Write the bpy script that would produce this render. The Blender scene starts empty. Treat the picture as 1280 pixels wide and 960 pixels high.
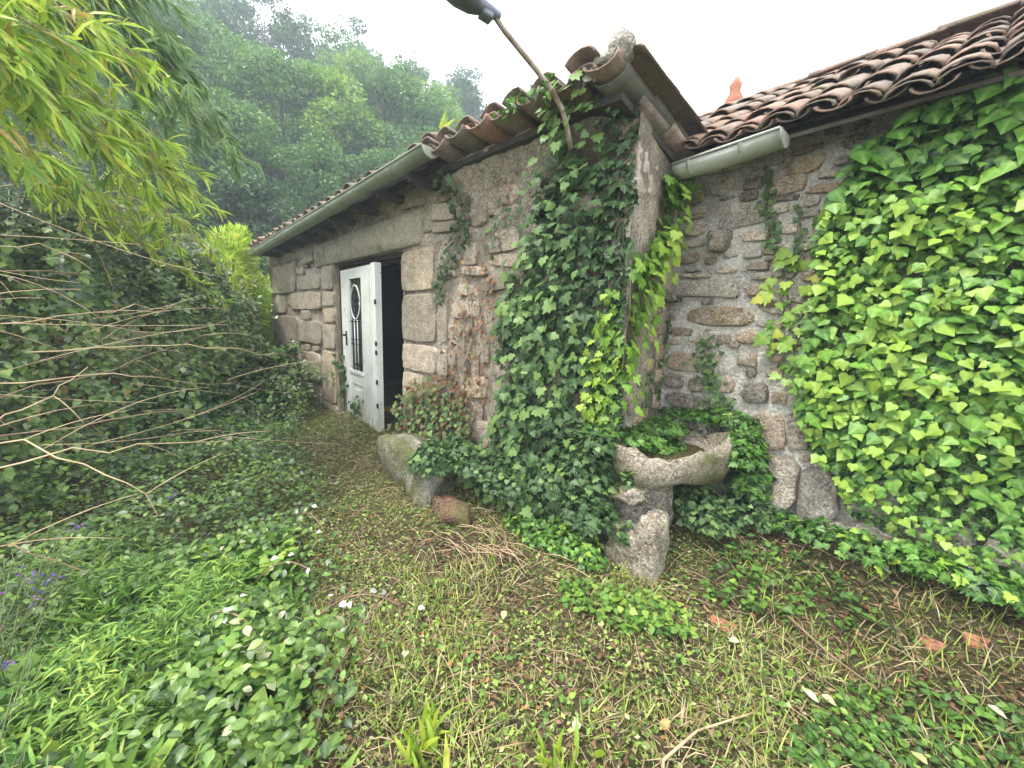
import bpy, math, random
import numpy as np
from mathutils import Vector, Matrix, noise
random.seed(7); rng = np.random.default_rng(7)
scn = bpy.context.scene
COL = scn.collection

# ------------------------------------------------------------------ camera
F = 481.0; HD = math.radians(138.6); PT = math.radians(9.4); RL = math.radians(2.0)
fw = Vector((math.cos(HD)*math.cos(PT), math.sin(HD)*math.cos(PT), -math.sin(PT)))
rt = Vector((math.sin(HD), -math.cos(HD), 0)); up = rt.cross(fw)
r2 = rt*math.cos(RL)+up*math.sin(RL); u2 = -rt*math.sin(RL)+up*math.cos(RL)
cd = bpy.data.cameras.new('camera'); cam = bpy.data.objects.new('camera', cd); COL.objects.link(cam)
m = Matrix((r2, u2, -fw)).transposed().to_4x4(); m.translation = Vector((0, 0, 1.5)); cam.matrix_world = m
cd.sensor_width = 36; cd.lens = F/1280*36; cd.clip_start = 0.03; cd.clip_end = 1000
scn.camera = cam
CAM = np.array([0, 0, 1.5])

# ------------------------------------------------------------------ sky and light
SUN_AZ = math.radians(-105); SUN_EL = math.radians(63)
w = bpy.data.worlds.new("World"); scn.world = w; w.use_nodes = True
nt = w.node_tree; nt.nodes.clear()
sky = nt.nodes.new('ShaderNodeTexSky'); sky.sky_type = 'NISHITA'; sky.sun_disc = False
sky.sun_elevation = SUN_EL; sky.sun_rotation = math.pi/2-SUN_AZ; sky.dust_density = 3.0
mx = nt.nodes.new('ShaderNodeMix'); mx.data_type = 'RGBA'; mx.inputs[0].default_value = 0.86
tc = nt.nodes.new('ShaderNodeTexCoord'); nz = nt.nodes.new('ShaderNodeTexNoise'); nz.inputs['Scale'].default_value = 1.6
nz.inputs['Detail'].default_value = 5
cr = nt.nodes.new('ShaderNodeValToRGB')
cr.color_ramp.elements[0].position = .3; cr.color_ramp.elements[0].color = (15.2, 15.8, 16.4, 1)
cr.color_ramp.elements[1].position = .7; cr.color_ramp.elements[1].color = (18.5, 18.6, 18.6, 1)
bg = nt.nodes.new('ShaderNodeBackground'); bg.inputs[1].default_value = 0.075
ow = nt.nodes.new('ShaderNodeOutputWorld')
nt.links.new(tc.outputs['Generated'], nz.inputs['Vector']); nt.links.new(nz.outputs[0], cr.inputs[0])
nt.links.new(sky.outputs[0], mx.inputs[6]); nt.links.new(cr.outputs[0], mx.inputs[7])
nt.links.new(mx.outputs[2], bg.inputs[0]); nt.links.new(bg.outputs[0], ow.inputs[0])
ld = bpy.data.lights.new('sun', 'SUN'); ld.energy = 1.5; ld.angle = math.radians(11); ld.color = (1, .96, .88)
sun = bpy.data.objects.new('sun', ld); COL.objects.link(sun)
sd = Vector((math.cos(SUN_AZ)*math.cos(SUN_EL), math.sin(SUN_AZ)*math.cos(SUN_EL), math.sin(SUN_EL)))
sun.rotation_euler = sd.to_track_quat('Z', 'Y').to_euler()
scn.view_settings.view_transform = 'Standard'; scn.view_settings.look = 'None'
scn.view_settings.exposure = 1.88; scn.view_settings.gamma = 1
scn.cycles.max_bounces = 6; scn.cycles.diffuse_bounces = 2; scn.cycles.transmission_bounces = 3
scn.cycles.volume_bounces = 0; scn.cycles.transparent_max_bounces = 4

# ------------------------------------------------------------------ materials
def newmat(name):
    M = bpy.data.materials.new(name); M.use_nodes = True
    N = M.node_tree; b = N.nodes['Principled BSDF']
    return M, N, b
def node(N, t, **k):
    n = N.nodes.new(t)
    for a, v in k.items():
        if a in n.inputs: n.inputs[a].default_value = v
        else: setattr(n, a, v)
    return n
def ramp(N, fac, stops):
    r = N.nodes.new('ShaderNodeValToRGB'); e = r.color_ramp.elements
    while len(e) < len(stops): e.new(.5)
    for i, (p, c) in enumerate(stops): e[i].position = p; e[i].color = (*c, 1)
    N.links.new(fac, r.inputs[0]); return r.outputs[0]
def mix(N, fac, a, b, mode='MIX'):
    x = N.nodes.new('ShaderNodeMix'); x.data_type = 'RGBA'; x.blend_type = mode
    for s, v in ((0, fac), (6, a), (7, b)):
        if isinstance(v, (int, float)): x.inputs[s].default_value = v
        elif isinstance(v, tuple): x.inputs[s].default_value = (*v, 1)
        else: N.links.new(v, x.inputs[s])
    return x.outputs[2]
def noi(N, vec, scale, detail=4, rough=.6, dist=0.0):
    n = node(N, 'ShaderNodeTexNoise', Scale=scale, Detail=detail, Roughness=rough, Distortion=dist)
    if vec is not None: N.links.new(vec, n.inputs['Vector'])
    return n.outputs[0]
def geo_pos(N): return N.nodes.new('ShaderNodeNewGeometry').outputs['Position']

def leafmat(name, stops, trans=.35, rough=.5, vein=.3, veincol=(.45, .6, .3), back=None, spec=.35):
    M, N, b = newmat(name); L = N.links
    at = node(N, 'ShaderNodeAttribute', attribute_name='lv')
    sep = N.nodes.new('ShaderNodeSeparateColor'); L.new(at.outputs['Color'], sep.inputs[0])
    c = ramp(N, sep.outputs[0], stops)
    n = noi(N, geo_pos(N), 60, 3)
    c = mix(N, ramp(N, n, [(.3, (.25,)*3), (.75, (0,)*3)]), c, (.04, .05, .02))
    if vein > 0:
        v = ramp(N, sep.outputs[1], [(.55, (0,)*3), (1, (vein,)*3)])
        c = mix(N, v, c, veincol)
    if back:
        g = N.nodes.new('ShaderNodeNewGeometry'); c = mix(N, g.outputs['Backfacing'], c, back)
    L.new(c, b.inputs['Base Color']); b.inputs['Roughness'].default_value = rough
    b.inputs['Specular IOR Level'].default_value = spec
    if trans > 0:
        t = N.nodes.new('ShaderNodeBsdfTranslucent'); L.new(mix(N, .75, c, (.55, .8, .1), 'MULTIPLY') if False else c, t.inputs[0])
        ms = N.nodes.new('ShaderNodeMixShader'); ms.inputs[0].default_value = trans
        L.new(b.outputs[0], ms.inputs[1]); L.new(t.outputs[0], ms.inputs[2])
        L.new(ms.outputs[0], N.nodes['Material Output'].inputs[0])
    return M

def stonemat(name, c1, c2, c3, lichen=.33, scale=1., bump=.65, moss=0.0, stain=None, randv=True, speck=.65):
    M, N, b = newmat(name); L = N.links
    p = geo_pos(N)
    n1 = noi(N, p, 7*scale, 8, .65); n2 = noi(N, p, 38*scale, 6, .7); n3 = noi(N, p, 2.2*scale, 4, .55, .4)
    c = ramp(N, n1, [(.3, c1), (.52, c2), (.72, c3)])
    sp = ramp(N, n2, [(.36, (1,)*3), (.5, (0,)*3)])
    c = mix(N, mix(N, speck, (0, 0, 0), sp), c, tuple(x*.35 for x in c1))
    vo = node(N, 'ShaderNodeTexVoronoi', Scale=110*scale); L.new(p, vo.inputs['Vector'])
    c = mix(N, ramp(N, vo.outputs['Color'], [(.5, (0,)*3), (.9, (.6,)*3)]), c, tuple(min(1, x*1.6+.05) for x in c3))
    if randv:
        oi = N.nodes.new('ShaderNodeObjectInfo')
        c = mix(N, 1.0, c, ramp(N, oi.outputs['Random'], [(0, (.72, .7, .7)), (.5, (1, 1, 1)), (1, (1.2, 1.12, 1.02))]), 'MULTIPLY')
    if lichen > 0:
        c = mix(N, ramp(N, noi(N, p, 15*scale, 6, .75), [(.52, (0,)*3), (.64, (lichen*2,)*3)]), c, (.44, .43, .38))
    if moss > 0:
        c = mix(N, ramp(N, n3, [(.62-moss*.3, (0,)*3), (.75-moss*.25, (.85,)*3)]), c, (.10, .11, .025))
    if stain:
        c = mix(N, ramp(N, noi(N, p, 1.3, 6, .7), [(.48, (0,)*3), (.62, (.75,)*3)]), c, stain)
    L.new(c, b.inputs['Base Color']); b.inputs['Roughness'].default_value = .93; b.inputs['Specular IOR Level'].default_value = .2
    ad = node(N, 'ShaderNodeMath', operation='ADD'); L.new(n1, ad.inputs[0]); L.new(n2, ad.inputs[1])
    bp = node(N, 'ShaderNodeBump', Strength=bump, Distance=.03); L.new(ad.outputs[0], bp.inputs['Height'])
    L.new(bp.outputs[0], b.inputs['Normal'])
    return M
def plain(name, c, rough=.6, metal=0., var=.25, scale=8, bump=.1, c2=None):
    M, N, b = newmat(name); p = geo_pos(N)
    n = noi(N, p, scale, 6, .7)
    c2 = c2 or tuple(x*.5 for x in c)
    N.links.new(mix(N, ramp(N, n, [(.35, (1,)*3), (.35+var+.05, (0,)*3)]), c, c2), b.inputs['Base Color'])
    b.inputs['Roughness'].default_value = rough; b.inputs['Metallic'].default_value = metal
    bp = node(N, 'ShaderNodeBump', Strength=bump, Distance=.01); N.links.new(noi(N, p, scale*6, 4), bp.inputs['Height'])
    N.links.new(bp.outputs[0], b.inputs['Normal'])
    return M

MT = {}
MT['g'] = stonemat('granite_grey', (.17, .15, .12), (.34, .305, .25), (.50, .455, .38))
MT['d'] = stonemat('granite_dark', (.055, .048, .038), (.15, .132, .108), (.28, .25, .205), lichen=.3)
MT['p'] = stonemat('granite_pink', (.17, .125, .09), (.31, .24, .18), (.42, .345, .27))
MT['o'] = stonemat('stone_ochre', (.19, .13, .07), (.33, .25, .155), (.43, .36, .27))
MT['w'] = stonemat('boulder_pale', (.17, .15, .125), (.33, .305, .26), (.52, .49, .43), lichen=.4, stain=(.14, .12, .105))
MT['a'] = stonemat('granite_ashlar', (.24, .195, .145), (.42, .355, .275), (.56, .49, .395), lichen=.15, stain=(.2, .18, .135), scale=1.4, bump=.7)
MT['lintel'] = stonemat('granite_lintel', (.24, .21, .15), (.36, .325, .25), (.45, .41, .33), lichen=.08, moss=.25, scale=1.5, bump=.3)
MT['mortarC'] = stonemat('lime_mortar_pale', (.32, .29, .245), (.55, .51, .44), (.70, .66, .58), lichen=.1, bump=1., randv=False, speck=.3)
MT['mortarA'] = stonemat('lime_mortar_rough', (.19, .15, .11), (.38, .315, .24), (.56, .48, .39), lichen=.4, bump=1., randv=False, stain=(.15, .125, .10))
MT['plasterB'] = stonemat('plaster_pink_flaking', (.30, .21, .155), (.56, .44, .355), (.70, .61, .53), lichen=.25, bump=.8, randv=False, scale=1.6)
MT['trough'] = stonemat('trough_granite', (.10, .08, .055), (.27, .225, .17), (.46, .40, .32), lichen=.3, moss=.4, bump=.8, randv=False)
MT['brownrock'] = stonemat('rock_brown', (.06, .035, .02), (.14, .08, .045), (.22, .14, .08), lichen=.1, moss=.2, randv=False)
MT['mossy'] = stonemat('mossy_boulder', (.13, .115, .09), (.24, .21, .17), (.38, .36, .30), lichen=.6, moss=.9, bump=.8, randv=False)
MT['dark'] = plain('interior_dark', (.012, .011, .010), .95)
MT['wood'] = plain('weathered_wood', (.16, .11, .075), .85, scale=20)
MT['board'] = plain('soffit_board', (.055, .048, .042), .9, scale=10)
MT['board2'] = plain('grey_roof_board', (.19, .16, .135), .9, scale=10, c2=(.1, .085, .07))
MT['gutter'] = plain('gutter_green_grey', (.33, .36, .29), .45, .0, var=.35, scale=5, c2=(.19, .22, .15))
MT['gutterC'] = plain('gutter_pale', (.46, .47, .43), .5, .0, var=.3, scale=4, c2=(.3, .31, .26))
MT['iron'] = plain('black_iron', (.02, .02, .02), .5, .6)
MT['rust'] = plain('rusty_pipe', (.36, .32, .27), .55, .2, c2=(.17, .10, .06), scale=12)
MT['lampgrey'] = plain('lamp_housing', (.17, .19, .23), .45, .3)
MT['shard'] = plain('dirty_terracotta', (.36, .14, .08), .9, scale=30, c2=(.13, .08, .045), var=.2, bump=.5)
MT['terracotta'] = plain('terracotta_orange', (.42, .15, .08), .85, scale=14, c2=(.25, .11, .07))
MT['cane'] = plain('dry_cane', (.56, .43, .26), .7, scale=9, c2=(.36, .24, .14))
MT['cane2'] = plain('dry_stem_brown', (.30, .19, .12), .8, scale=9)
MT['stemgreen'] = plain('green_stem', (.16, .2, .05), .6)
MT['bark'] = plain('bark', (.10, .085, .065), .9, scale=6, bump=.5)
MT['vine'] = plain('ivy_vine', (.22, .17, .12), .85, scale=20)
MT['white'] = None

def whitepaint():
    M, N, b = newmat('peeling_white_paint'); p = geo_pos(N)
    mp = node(N, 'ShaderNodeMapping', Scale=(1, 1, .3)); N.links.new(p, mp.inputs['Vector'])
    n = noi(N, mp.outputs[0], 24, 10, .8, 1.2); g = noi(N, p, 4, 5, .6)
    c = mix(N, ramp(N, n, [(.385, (1,)*3), (.41, (0,)*3)]), (.70, .70, .66), (.14, .11, .085))
    c = mix(N, ramp(N, g, [(.5, (0,)*3), (.75, (.5,)*3)]), c, (.42, .43, .36))
    sx = N.nodes.new('ShaderNodeSeparateXYZ'); N.links.new(p, sx.inputs[0]); mr = node(N, 'ShaderNodeMapRange'); mr.inputs[1].default_value = .75; mr.inputs[2].default_value = .05; N.links.new(sx.outputs[2], mr.inputs[0])
    gm = node(N, 'ShaderNodeMath', operation='MULTIPLY'); N.links.new(mr.outputs[0], gm.inputs[0]); N.links.new(ramp(N, noi(N, mp.outputs[0], 9, 8, .8), [(.38, (.15,)*3), (.62, (1,)*3)]), gm.inputs[1])
    c = mix(N, gm.outputs[0], c, (.2, .2, .13))
    N.links.new(c, b.inputs['Base Color']); b.inputs['Roughness'].default_value = .6
    bp = node(N, 'ShaderNodeBump', Strength=.4, Distance=.004); N.links.new(n, bp.inputs['Height']); N.links.new(bp.outputs[0], b.inputs['Normal'])
    return M
MT['white'] = whitepaint()
def glassmat():
    M, N, b = newmat('dusty_pane'); b.inputs['Base Color'].default_value = (.035, .04, .04, 1)
    b.inputs['Roughness'].default_value = .18; return M
MT['glass'] = glassmat()
def tilemat():
    M, N, b = newmat('clay_tile'); p = geo_pos(N); oi = N.nodes.new('ShaderNodeObjectInfo')
    c = ramp(N, oi.outputs['Random'], [(0, (.16, .12, .095)), (.3, (.26, .165, .12)), (.55, (.21, .16, .125)), (.75, (.36, .19, .135)), (.85, (.28, .21, .165)), (1, (.12, .10, .085))])
    c = mix(N, ramp(N, noi(N, p, 9, 6, .7), [(.45, (0,)*3), (.62, (.75,)*3)]), c, (.11, .10, .085))
    c = mix(N, ramp(N, noi(N, p, 30, 5, .7), [(.55, (0,)*3), (.68, (.6,)*3)]), c, (.36, .33, .28))
    c = mix(N, ramp(N, noi(N, p, 3.3, 5, .7), [(.57, (0,)*3), (.68, (.6,)*3)]), c, (.13, .14, .05))
    N.links.new(c, b.inputs['Base Color']); b.inputs['Roughness'].default_value = .9
    bp = node(N, 'ShaderNodeBump', Strength=.5, Distance=.01); N.links.new(noi(N, p, 45, 6, .7), bp.inputs['Height']); N.links.new(bp.outputs[0], b.inputs['Normal'])
    return M
MT['tile'] = tilemat()
MT['mossytile'] = plain('mossy_tile', (.15, .14, .115), .9, scale=9, c2=(.08, .09, .06), bump=.4)
def soil():
    M, N, b = newmat('soil_and_litter'); p = geo_pos(N)
    c = ramp(N, noi(N, p, 14, 10, .75), [(.3, (.045, .03, .018)), (.5, (.16, .115, .068)), (.62, (.25, .195, .115)), (.75, (.3, .25, .15))])
    c = mix(N, ramp(N, noi(N, p, 2.5, 6, .7), [(.42, (0,)*3), (.6, (.8,)*3)]), c, (.06, .085, .025))
    sx = N.nodes.new('ShaderNodeSeparateXYZ'); N.links.new(p, sx.inputs[0]); mr = node(N, 'ShaderNodeMapRange'); mr.inputs[1].default_value = -7.5; mr.inputs[2].default_value = -10.5; N.links.new(sx.outputs[0], mr.inputs[0])
    c = mix(N, mr.outputs[0], c, ramp(N, noi(N, p, 3, 8, .75), [(.35, (.02, .035, .012)), (.7, (.07, .11, .03))]))
    N.links.new(c, b.inputs['Base Color']); b.inputs['Roughness'].default_value = 1; b.inputs['Specular IOR Level'].default_value = .1
    bp = node(N, 'ShaderNodeBump', Strength=1., Distance=.04); N.links.new(noi(N, p, 35, 8, .8), bp.inputs['Height']); N.links.new(bp.outputs[0], b.inputs['Normal'])
    return M
MT['soil'] = soil()
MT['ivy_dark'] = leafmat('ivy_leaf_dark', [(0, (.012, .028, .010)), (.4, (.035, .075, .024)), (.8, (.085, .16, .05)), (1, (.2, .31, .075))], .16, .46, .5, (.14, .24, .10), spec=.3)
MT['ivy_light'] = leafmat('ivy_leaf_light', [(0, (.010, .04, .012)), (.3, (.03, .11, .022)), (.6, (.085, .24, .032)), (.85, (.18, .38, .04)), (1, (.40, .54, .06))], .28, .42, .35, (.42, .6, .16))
MT['ivy_yellow'] = leafmat('ivy_leaf_yellow', [(0, (.06, .17, .03)), (.45, (.18, .38, .045)), (.85, (.42, .56, .07)), (1, (.6, .55, .1))], .35, .42, .3, (.6, .68, .2))
MT['ivy_brown'] = leafmat('ivy_leaf_withered', [(0, (.10, .045, .025)), (.5, (.24, .115, .06)), (.8, (.36, .2, .12)), (1, (.10, .16, .05))], .2, .7, .2, (.3, .2, .1))
MT['bamboo'] = leafmat('bamboo_leaf', [(0, (.07, .17, .02)), (.3, (.24, .42, .04)), (.65, (.48, .64, .05)), (.93, (.68, .76, .09)), (1, (.62, .42, .1))], .5, .4, .15, spec=.4)
MT['bamboo_green'] = leafmat('bamboo_leaf_green', [(0, (.05, .12, .035)), (.5, (.12, .24, .06)), (1, (.25, .40, .08))], .4, .38, .15, spec=.5)
MT['bramble'] = leafmat('bramble_leaf', [(0, (.015, .03, .010)), (.25, (.06, .12, .022)), (.55, (.15, .26, .05)), (.82, (.30, .42, .11)), (.95, (.42, .47, .28)), (1, (.38, .24, .07))], .25, .38, .25, (.2, .3, .14), back=(.26, .32, .24), spec=.6)
MT['lowbramble'] = leafmat('low_bramble_leaf', [(0, (.015, .045, .012)), (.35, (.07, .15, .028)), (.7, (.18, .31, .05)), (.95, (.28, .42, .09)), (1, (.45, .45, .25))], .3, .4, .25, (.3, .42, .16), back=(.36, .42, .30), spec=.6)
MT['herb'] = leafmat('herb_leaf', [(0, (.03, .085, .02)), (.4, (.09, .21, .035)), (.75, (.19, .36, .05)), (1, (.4, .52, .09))], .35, .45, .2, (.35, .5, .18))
MT['herb_grey'] = leafmat('herb_grey_leaf', [(0, (.08, .11, .07)), (.5, (.15, .2, .12)), (1, (.24, .3, .17))], .25, .6, 0)
MT['straw'] = leafmat('cut_grass', [(0, (.05, .03, .018)), (.25, (.2, .13, .07)), (.42, (.46, .36, .19)), (.6, (.62, .54, .32)), (.66, (.14, .22, .035)), (.82, (.36, .46, .075)), (1, (.56, .62, .17))], .25, .6, 0)
MT['litter'] = leafmat('litter_leaf', [(0, (.05, .03, .017)), (.16, (.2, .13, .07)), (.3, (.42, .31, .16)), (.36, (.06, .13, .025)), (.58, (.20, .34, .055)), (.85, (.40, .52, .11)), (.97, (.55, .57, .3)), (1, (.5, .22, .07))], .25, .55, .1)
MT['pale_leaf'] = leafmat('pale_leaf_underside', [(0, (.50, .55, .44)), (1, (.7, .72, .62))], .2, .6, .1, (.7, .7, .6))
MT['fallen'] = leafmat('fallen_leaf_mat', [(0, (.62, .62, .45)), (.5, (.5, .5, .2)), (1, (.5, .25, .08))], .2, .6, .2)
MT['tree_dark'] = leafmat('tree_leaf_dark', [(0, (.02, .05, .02)), (.5, (.055, .12, .04)), (1, (.12, .2, .06))], .25, .5, 0)
MT['tree_mid'] = leafmat('tree_leaf_mid', [(0, (.04, .11, .025)), (.5, (.11, .24, .05)), (1, (.22, .38, .08))], .3, .5, 0)
MT['tree_light'] = leafmat('tree_leaf_light', [(0, (.08, .18, .025)), (.5, (.2, .37, .045)), (1, (.42, .55, .08))], .4, .5, 0)
MT['flower'] = leafmat('flower_purple', [(0, (.10, .09, .42)), (.7, (.25, .12, .5)), (1, (.55, .2, .5))], .3, .6, 0)

# ------------------------------------------------------------------ object helpers
def tag(o, label=None, cat=None, group=None, kind=None):
    if label: o['label'] = label
    if cat: o['category'] = cat
    if group: o['group'] = group
    if kind: o['kind'] = kind
    return o
def thing(name, loc, label, cat, group=None):
    o = bpy.data.objects.new(name, None); o.empty_display_size = .2; o.location = loc; COL.objects.link(o)
    return tag(o, label, cat, group)
def link(name, me, parent=None, mat=None, smooth=True):
    """me holds world coordinates"""
    o = bpy.data.objects.new(name, me); COL.objects.link(o)
    if mat is not None and not me.materials: me.materials.append(mat)
    if smooth: me.polygons.foreach_set('use_smooth', [True]*len(me.polygons))
    if parent is not None:
        o.parent = parent
        if parent.type == 'EMPTY': o.matrix_parent_inverse = Matrix.Translation(-parent.location)
    return o
def put(name, me, M, parent=None, mat=None):
    """shared mesh placed with a world matrix"""
    o = bpy.data.objects.new(name, me); COL.objects.link(o)
    if parent is not None:
        o.parent = parent
        if parent.type == 'EMPTY': o.matrix_parent_inverse = Matrix.Translation(-parent.location)
    o.matrix_basis = M
    if mat is not None and len(me.materials):
        o.material_slots[0].link = 'OBJECT'; o.material_slots[0].material = mat
    return o
def mesh(name, v, f, mat=None, smooth=False):
    me = bpy.data.meshes.new(name); me.from_pydata([tuple(map(float, p)) for p in v], [], f); me.update()
    if mat: me.materials.append(mat)
    if smooth: me.polygons.foreach_set('use_smooth', [True]*len(me.polygons))
    return me
def tube(pts, radii, n=7, cap=True):
    """returns verts, faces of a tube along pts"""
    V = []; Fc = []; pts = [Vector(p) for p in pts]
    ref = Vector((.3, .2, .93)).normalized()
    for i, p in enumerate(pts):
        t = (pts[min(i+1, len(pts)-1)]-pts[max(i-1, 0)]).normalized()
        a = t.cross(ref)
        if a.length < .1: a = t.cross(Vector((1, 0, 0)))
        a.normalize(); b = t.cross(a)
        r = radii[i] if hasattr(radii, '__len__') else radii
        for k in range(n):
            an = 2*math.pi*k/n; V.append(p+a*math.cos(an)*r+b*math.sin(an)*r)
    for i in range(len(pts)-1):
        for k in range(n):
            Fc.append((i*n+k, i*n+(k+1) % n, (i+1)*n+(k+1) % n, (i+1)*n+k))
    if cap:
        Fc.append(tuple(range(n))[::-1]); Fc.append(tuple(range((len(pts)-1)*n, len(pts)*n)))
    return V, Fc
class MB:
    def __init__(s): s.v = []; s.f = []
    def add(s, v, f):
        o = len(s.v); s.v += list(v); s.f += [tuple(i+o for i in q) for q in f]; return s
    def tube(s, pts, r, n=7): return s.add(*tube(pts, r, n))
    def box(s, M, sx, sy, sz):
        v = [M@Vector((x*sx/2, y*sy/2, z*sz/2)) for x in (-1, 1) for y in (-1, 1) for z in (-1, 1)]
        return s.add(v, [(0, 1, 3, 2), (4, 6, 7, 5), (0, 4, 5, 1), (2, 3, 7, 6), (0, 2, 6, 4), (1, 5, 7, 3)])
    def mesh(s, name, mat=None, smooth=True): return mesh(name, s.v, s.f, mat, smooth)
def bez(a, b, c, n=10):
    a, b, c = Vector(a), Vector(b), Vector(c)
    return [a*(1-t)**2+b*2*t*(1-t)+c*t*t for t in [i/(n-1) for i in range(n)]]

# leaf templates: verts (x across, y to tip, z up), vein weight, triangles
def fan(out, rise=.06, cen=(0, .18)):
    V = [(cen[0], cen[1], 0)]; W = [1]
    for x, y, ww in out: V.append((x, y, -rise*abs(x)*2+(-.12*y*y))); W.append(ww)
    n = len(out)
    return np.array(V), np.array(W, float), np.array([(0, 1+i, 1+(i+1) % n) for i in range(n)])
TPL = {}
TPL['ivy'] = fan([(0, .02, .9), (.24, -.16, .5), (.42, -.02, .4), (.56, .16, .95), (.34, .36, .1), (.36, .62, .4), (.14, .64, .1), (0, 1.0, 1), (-.14, .64, .1), (-.36, .62, .4), (-.34, .36, .1), (-.56, .16, .95), (-.42, -.02, .4), (-.24, -.16, .5)])
TPL['ivy3'] = fan([(0, .02, .9), (.22, -.12, .5), (.44, -.04, .4), (.55, .2, .95), (.40, .42, .1), (.26, .62, .2), (.1, .86, .6), (0, 1.0, 1), (-.1, .86, .6), (-.26, .62, .2), (-.40, .42, .1), (-.55, .2, .95), (-.44, -.04, .4), (-.22, -.12, .5)], rise=.1)
TPL['heart'] = fan([(0, .02, .9), (.26, -.12, .4), (.47, .06, .5), (.5, .32, .5), (.3, .62, .1), (0, 1.0, 1), (-.3, .62, .1), (-.5, .32, .5), (-.47, .06, .5), (-.26, -.12, .4)], cen=(0, .25))
def rib(ws, ys, zs=None, fold=.3):
    V = []; W = []; T = []
    for i, (wd, y) in enumerate(zip(ws, ys)):
        z = -.25*y*y if zs is None else zs[i]
        V += [(-wd, y, z+fold*wd), (0, y, z), (wd, y, z+fold*wd)]; W += [.2, 1, .2]
    for i in range(len(ws)-1):
        a = 3*i
        for k in (0, 1):
            T += [(a+k, a+k+1, a+k+4), (a+k, a+k+4, a+k+3)]
    return np.array(V, float), np.array(W, float), np.array(T)
TPL['oval'] = rib([.05, .3, .33, .02], [0, .3, .62, 1])
TPL['lance'] = rib([.02, .085, .065, .004], [0, .3, .7, 1], [0, -.02, -.12, -.3])
TPL['strap'] = rib([.03, .1, .13, .1, .01], [0, .3, .6, .85, 1], [0, .06, .05, -.03, -.14])
TPL['blade'] = (np.array([(-.03, 0, 0), (.03, 0, 0), (-.022, .5, .03), (.022, .5, .03), (0, 1, -.05)], float), np.zeros(5), np.array([(0, 1, 3), (0, 3, 2), (2, 3, 4)]))
TPL['card'] = (np.array([(0, 0, 0), (.32, .5, .05), (0, 1, -.1), (-.32, .5, .05)], float), np.zeros(4), np.array([(0, 1, 2), (0, 2, 3)]))
TPL['bit'] = (np.array([(0, 0, 0), (.3, .35, .08), (0, 1, 0), (-.28, .5, .06)], float), np.zeros(4), np.array([(0, 1, 2), (0, 2, 3)]))

def nrm(a): return a/np.maximum(np.linalg.norm(a, axis=-1, keepdims=True), 1e-9)
def frames(t, n):
    Y = nrm(t); X = nrm(np.cross(Y, n)); Z = np.cross(X, Y)
    return np.stack([X, Y, Z], axis=-1)
def leafmesh(name, tpl, P, R, S, rnd, mat):
    V0, W0, T0 = TPL[tpl]; n = len(P); k = len(V0)
    V = np.einsum('nij,kj->nki', R, V0)*np.asarray(S)[:, None, None]+P[:, None, :]
    Tt = (T0[None]+(np.arange(n)*k)[:, None, None]).reshape(-1)
    me = bpy.data.meshes.new(name)
    me.vertices.add(n*k); me.vertices.foreach_set('co', V.astype(np.float32).ravel())
    nt_ = len(Tt)//3
    me.loops.add(nt_*3); me.loops.foreach_set('vertex_index', Tt.astype(np.int32))
    me.polygons.add(nt_); me.polygons.foreach_set('loop_start', np.arange(nt_, dtype=np.int32)*3)
    me.polygons.foreach_set('loop_total', np.full(nt_, 3, np.int32))
    me.polygons.foreach_set('use_smooth', np.ones(nt_, bool))
    at = me.attributes.new('lv', 'FLOAT_COLOR', 'POINT')
    c = np.zeros((n, k, 4), np.float32); c[..., 0] = np.asarray(rnd)[:, None]; c[..., 1] = W0[None]; c[..., 3] = 1
    at.data.foreach_set('color', c.ravel()); me.update(); me.materials.append(mat)
    return me
LEAFCACHE = {}
def single(tpl, mat, rnd):
    q = int(min(.999, max(0, rnd))*9); key = (tpl, mat.name, q)
    if key not in LEAFCACHE:
        LEAFCACHE[key] = leafmesh('leaf_'+tpl, tpl, np.zeros((1, 3)), np.eye(3)[None], np.ones(1), np.array([(q+.5)/9]), mat)
    return LEAFCACHE[key]
def leaves(parent, tpl, P, t, n, S, rnd, mat, nobj=0, name='foliage', score=None, lname='leaf'):
    R = frames(t, n); S = np.asarray(S); rnd = np.asarray(rnd)
    idx = np.arange(len(P))
    if nobj > 0:
        sc = S/np.linalg.norm(P-CAM, axis=1) if score is None else score
        o = np.argsort(-sc); top, rest = o[:nobj], o[nobj:]
        for i in top:
            M = Matrix(R[i].tolist()).to_4x4(); M = Matrix.Translation(P[i])@M@Matrix.Diagonal((S[i], S[i], S[i], 1))
            put(lname, single(tpl, mat, rnd[i]), M, parent)
        idx = rest
    if len(idx):
        o = link(name, leafmesh(name, tpl, P[idx], R[idx], S[idx], rnd[idx], mat), parent, None, False)
        o['kind'] = 'stuff'; return o
def inpoly(x, y, poly):
    ins = np.zeros(len(x), bool); n = len(poly)
    for i in range(n):
        x1, y1 = poly[i]; x2, y2 = poly[(i+1) % n]
        c = ((y1 > y) != (y2 > y)) & (x < (x2-x1)*(y-y1)/((y2-y1) or 1e-9)+x1)
        ins ^= c
    return ins
def sample_poly(poly, step):
    p = np.array(poly); a = p.min(0); b = p.max(0)
    gx, gy = np.meshgrid(np.arange(a[0], b[0], step), np.arange(a[1], b[1], step))
    x = gx.ravel()+rng.uniform(-.6, .6, gx.size)*step; y = gy.ravel()+rng.uniform(-.6, .6, gx.size)*step
    k = inpoly(x, y, poly); return x[k], y[k]

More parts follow.
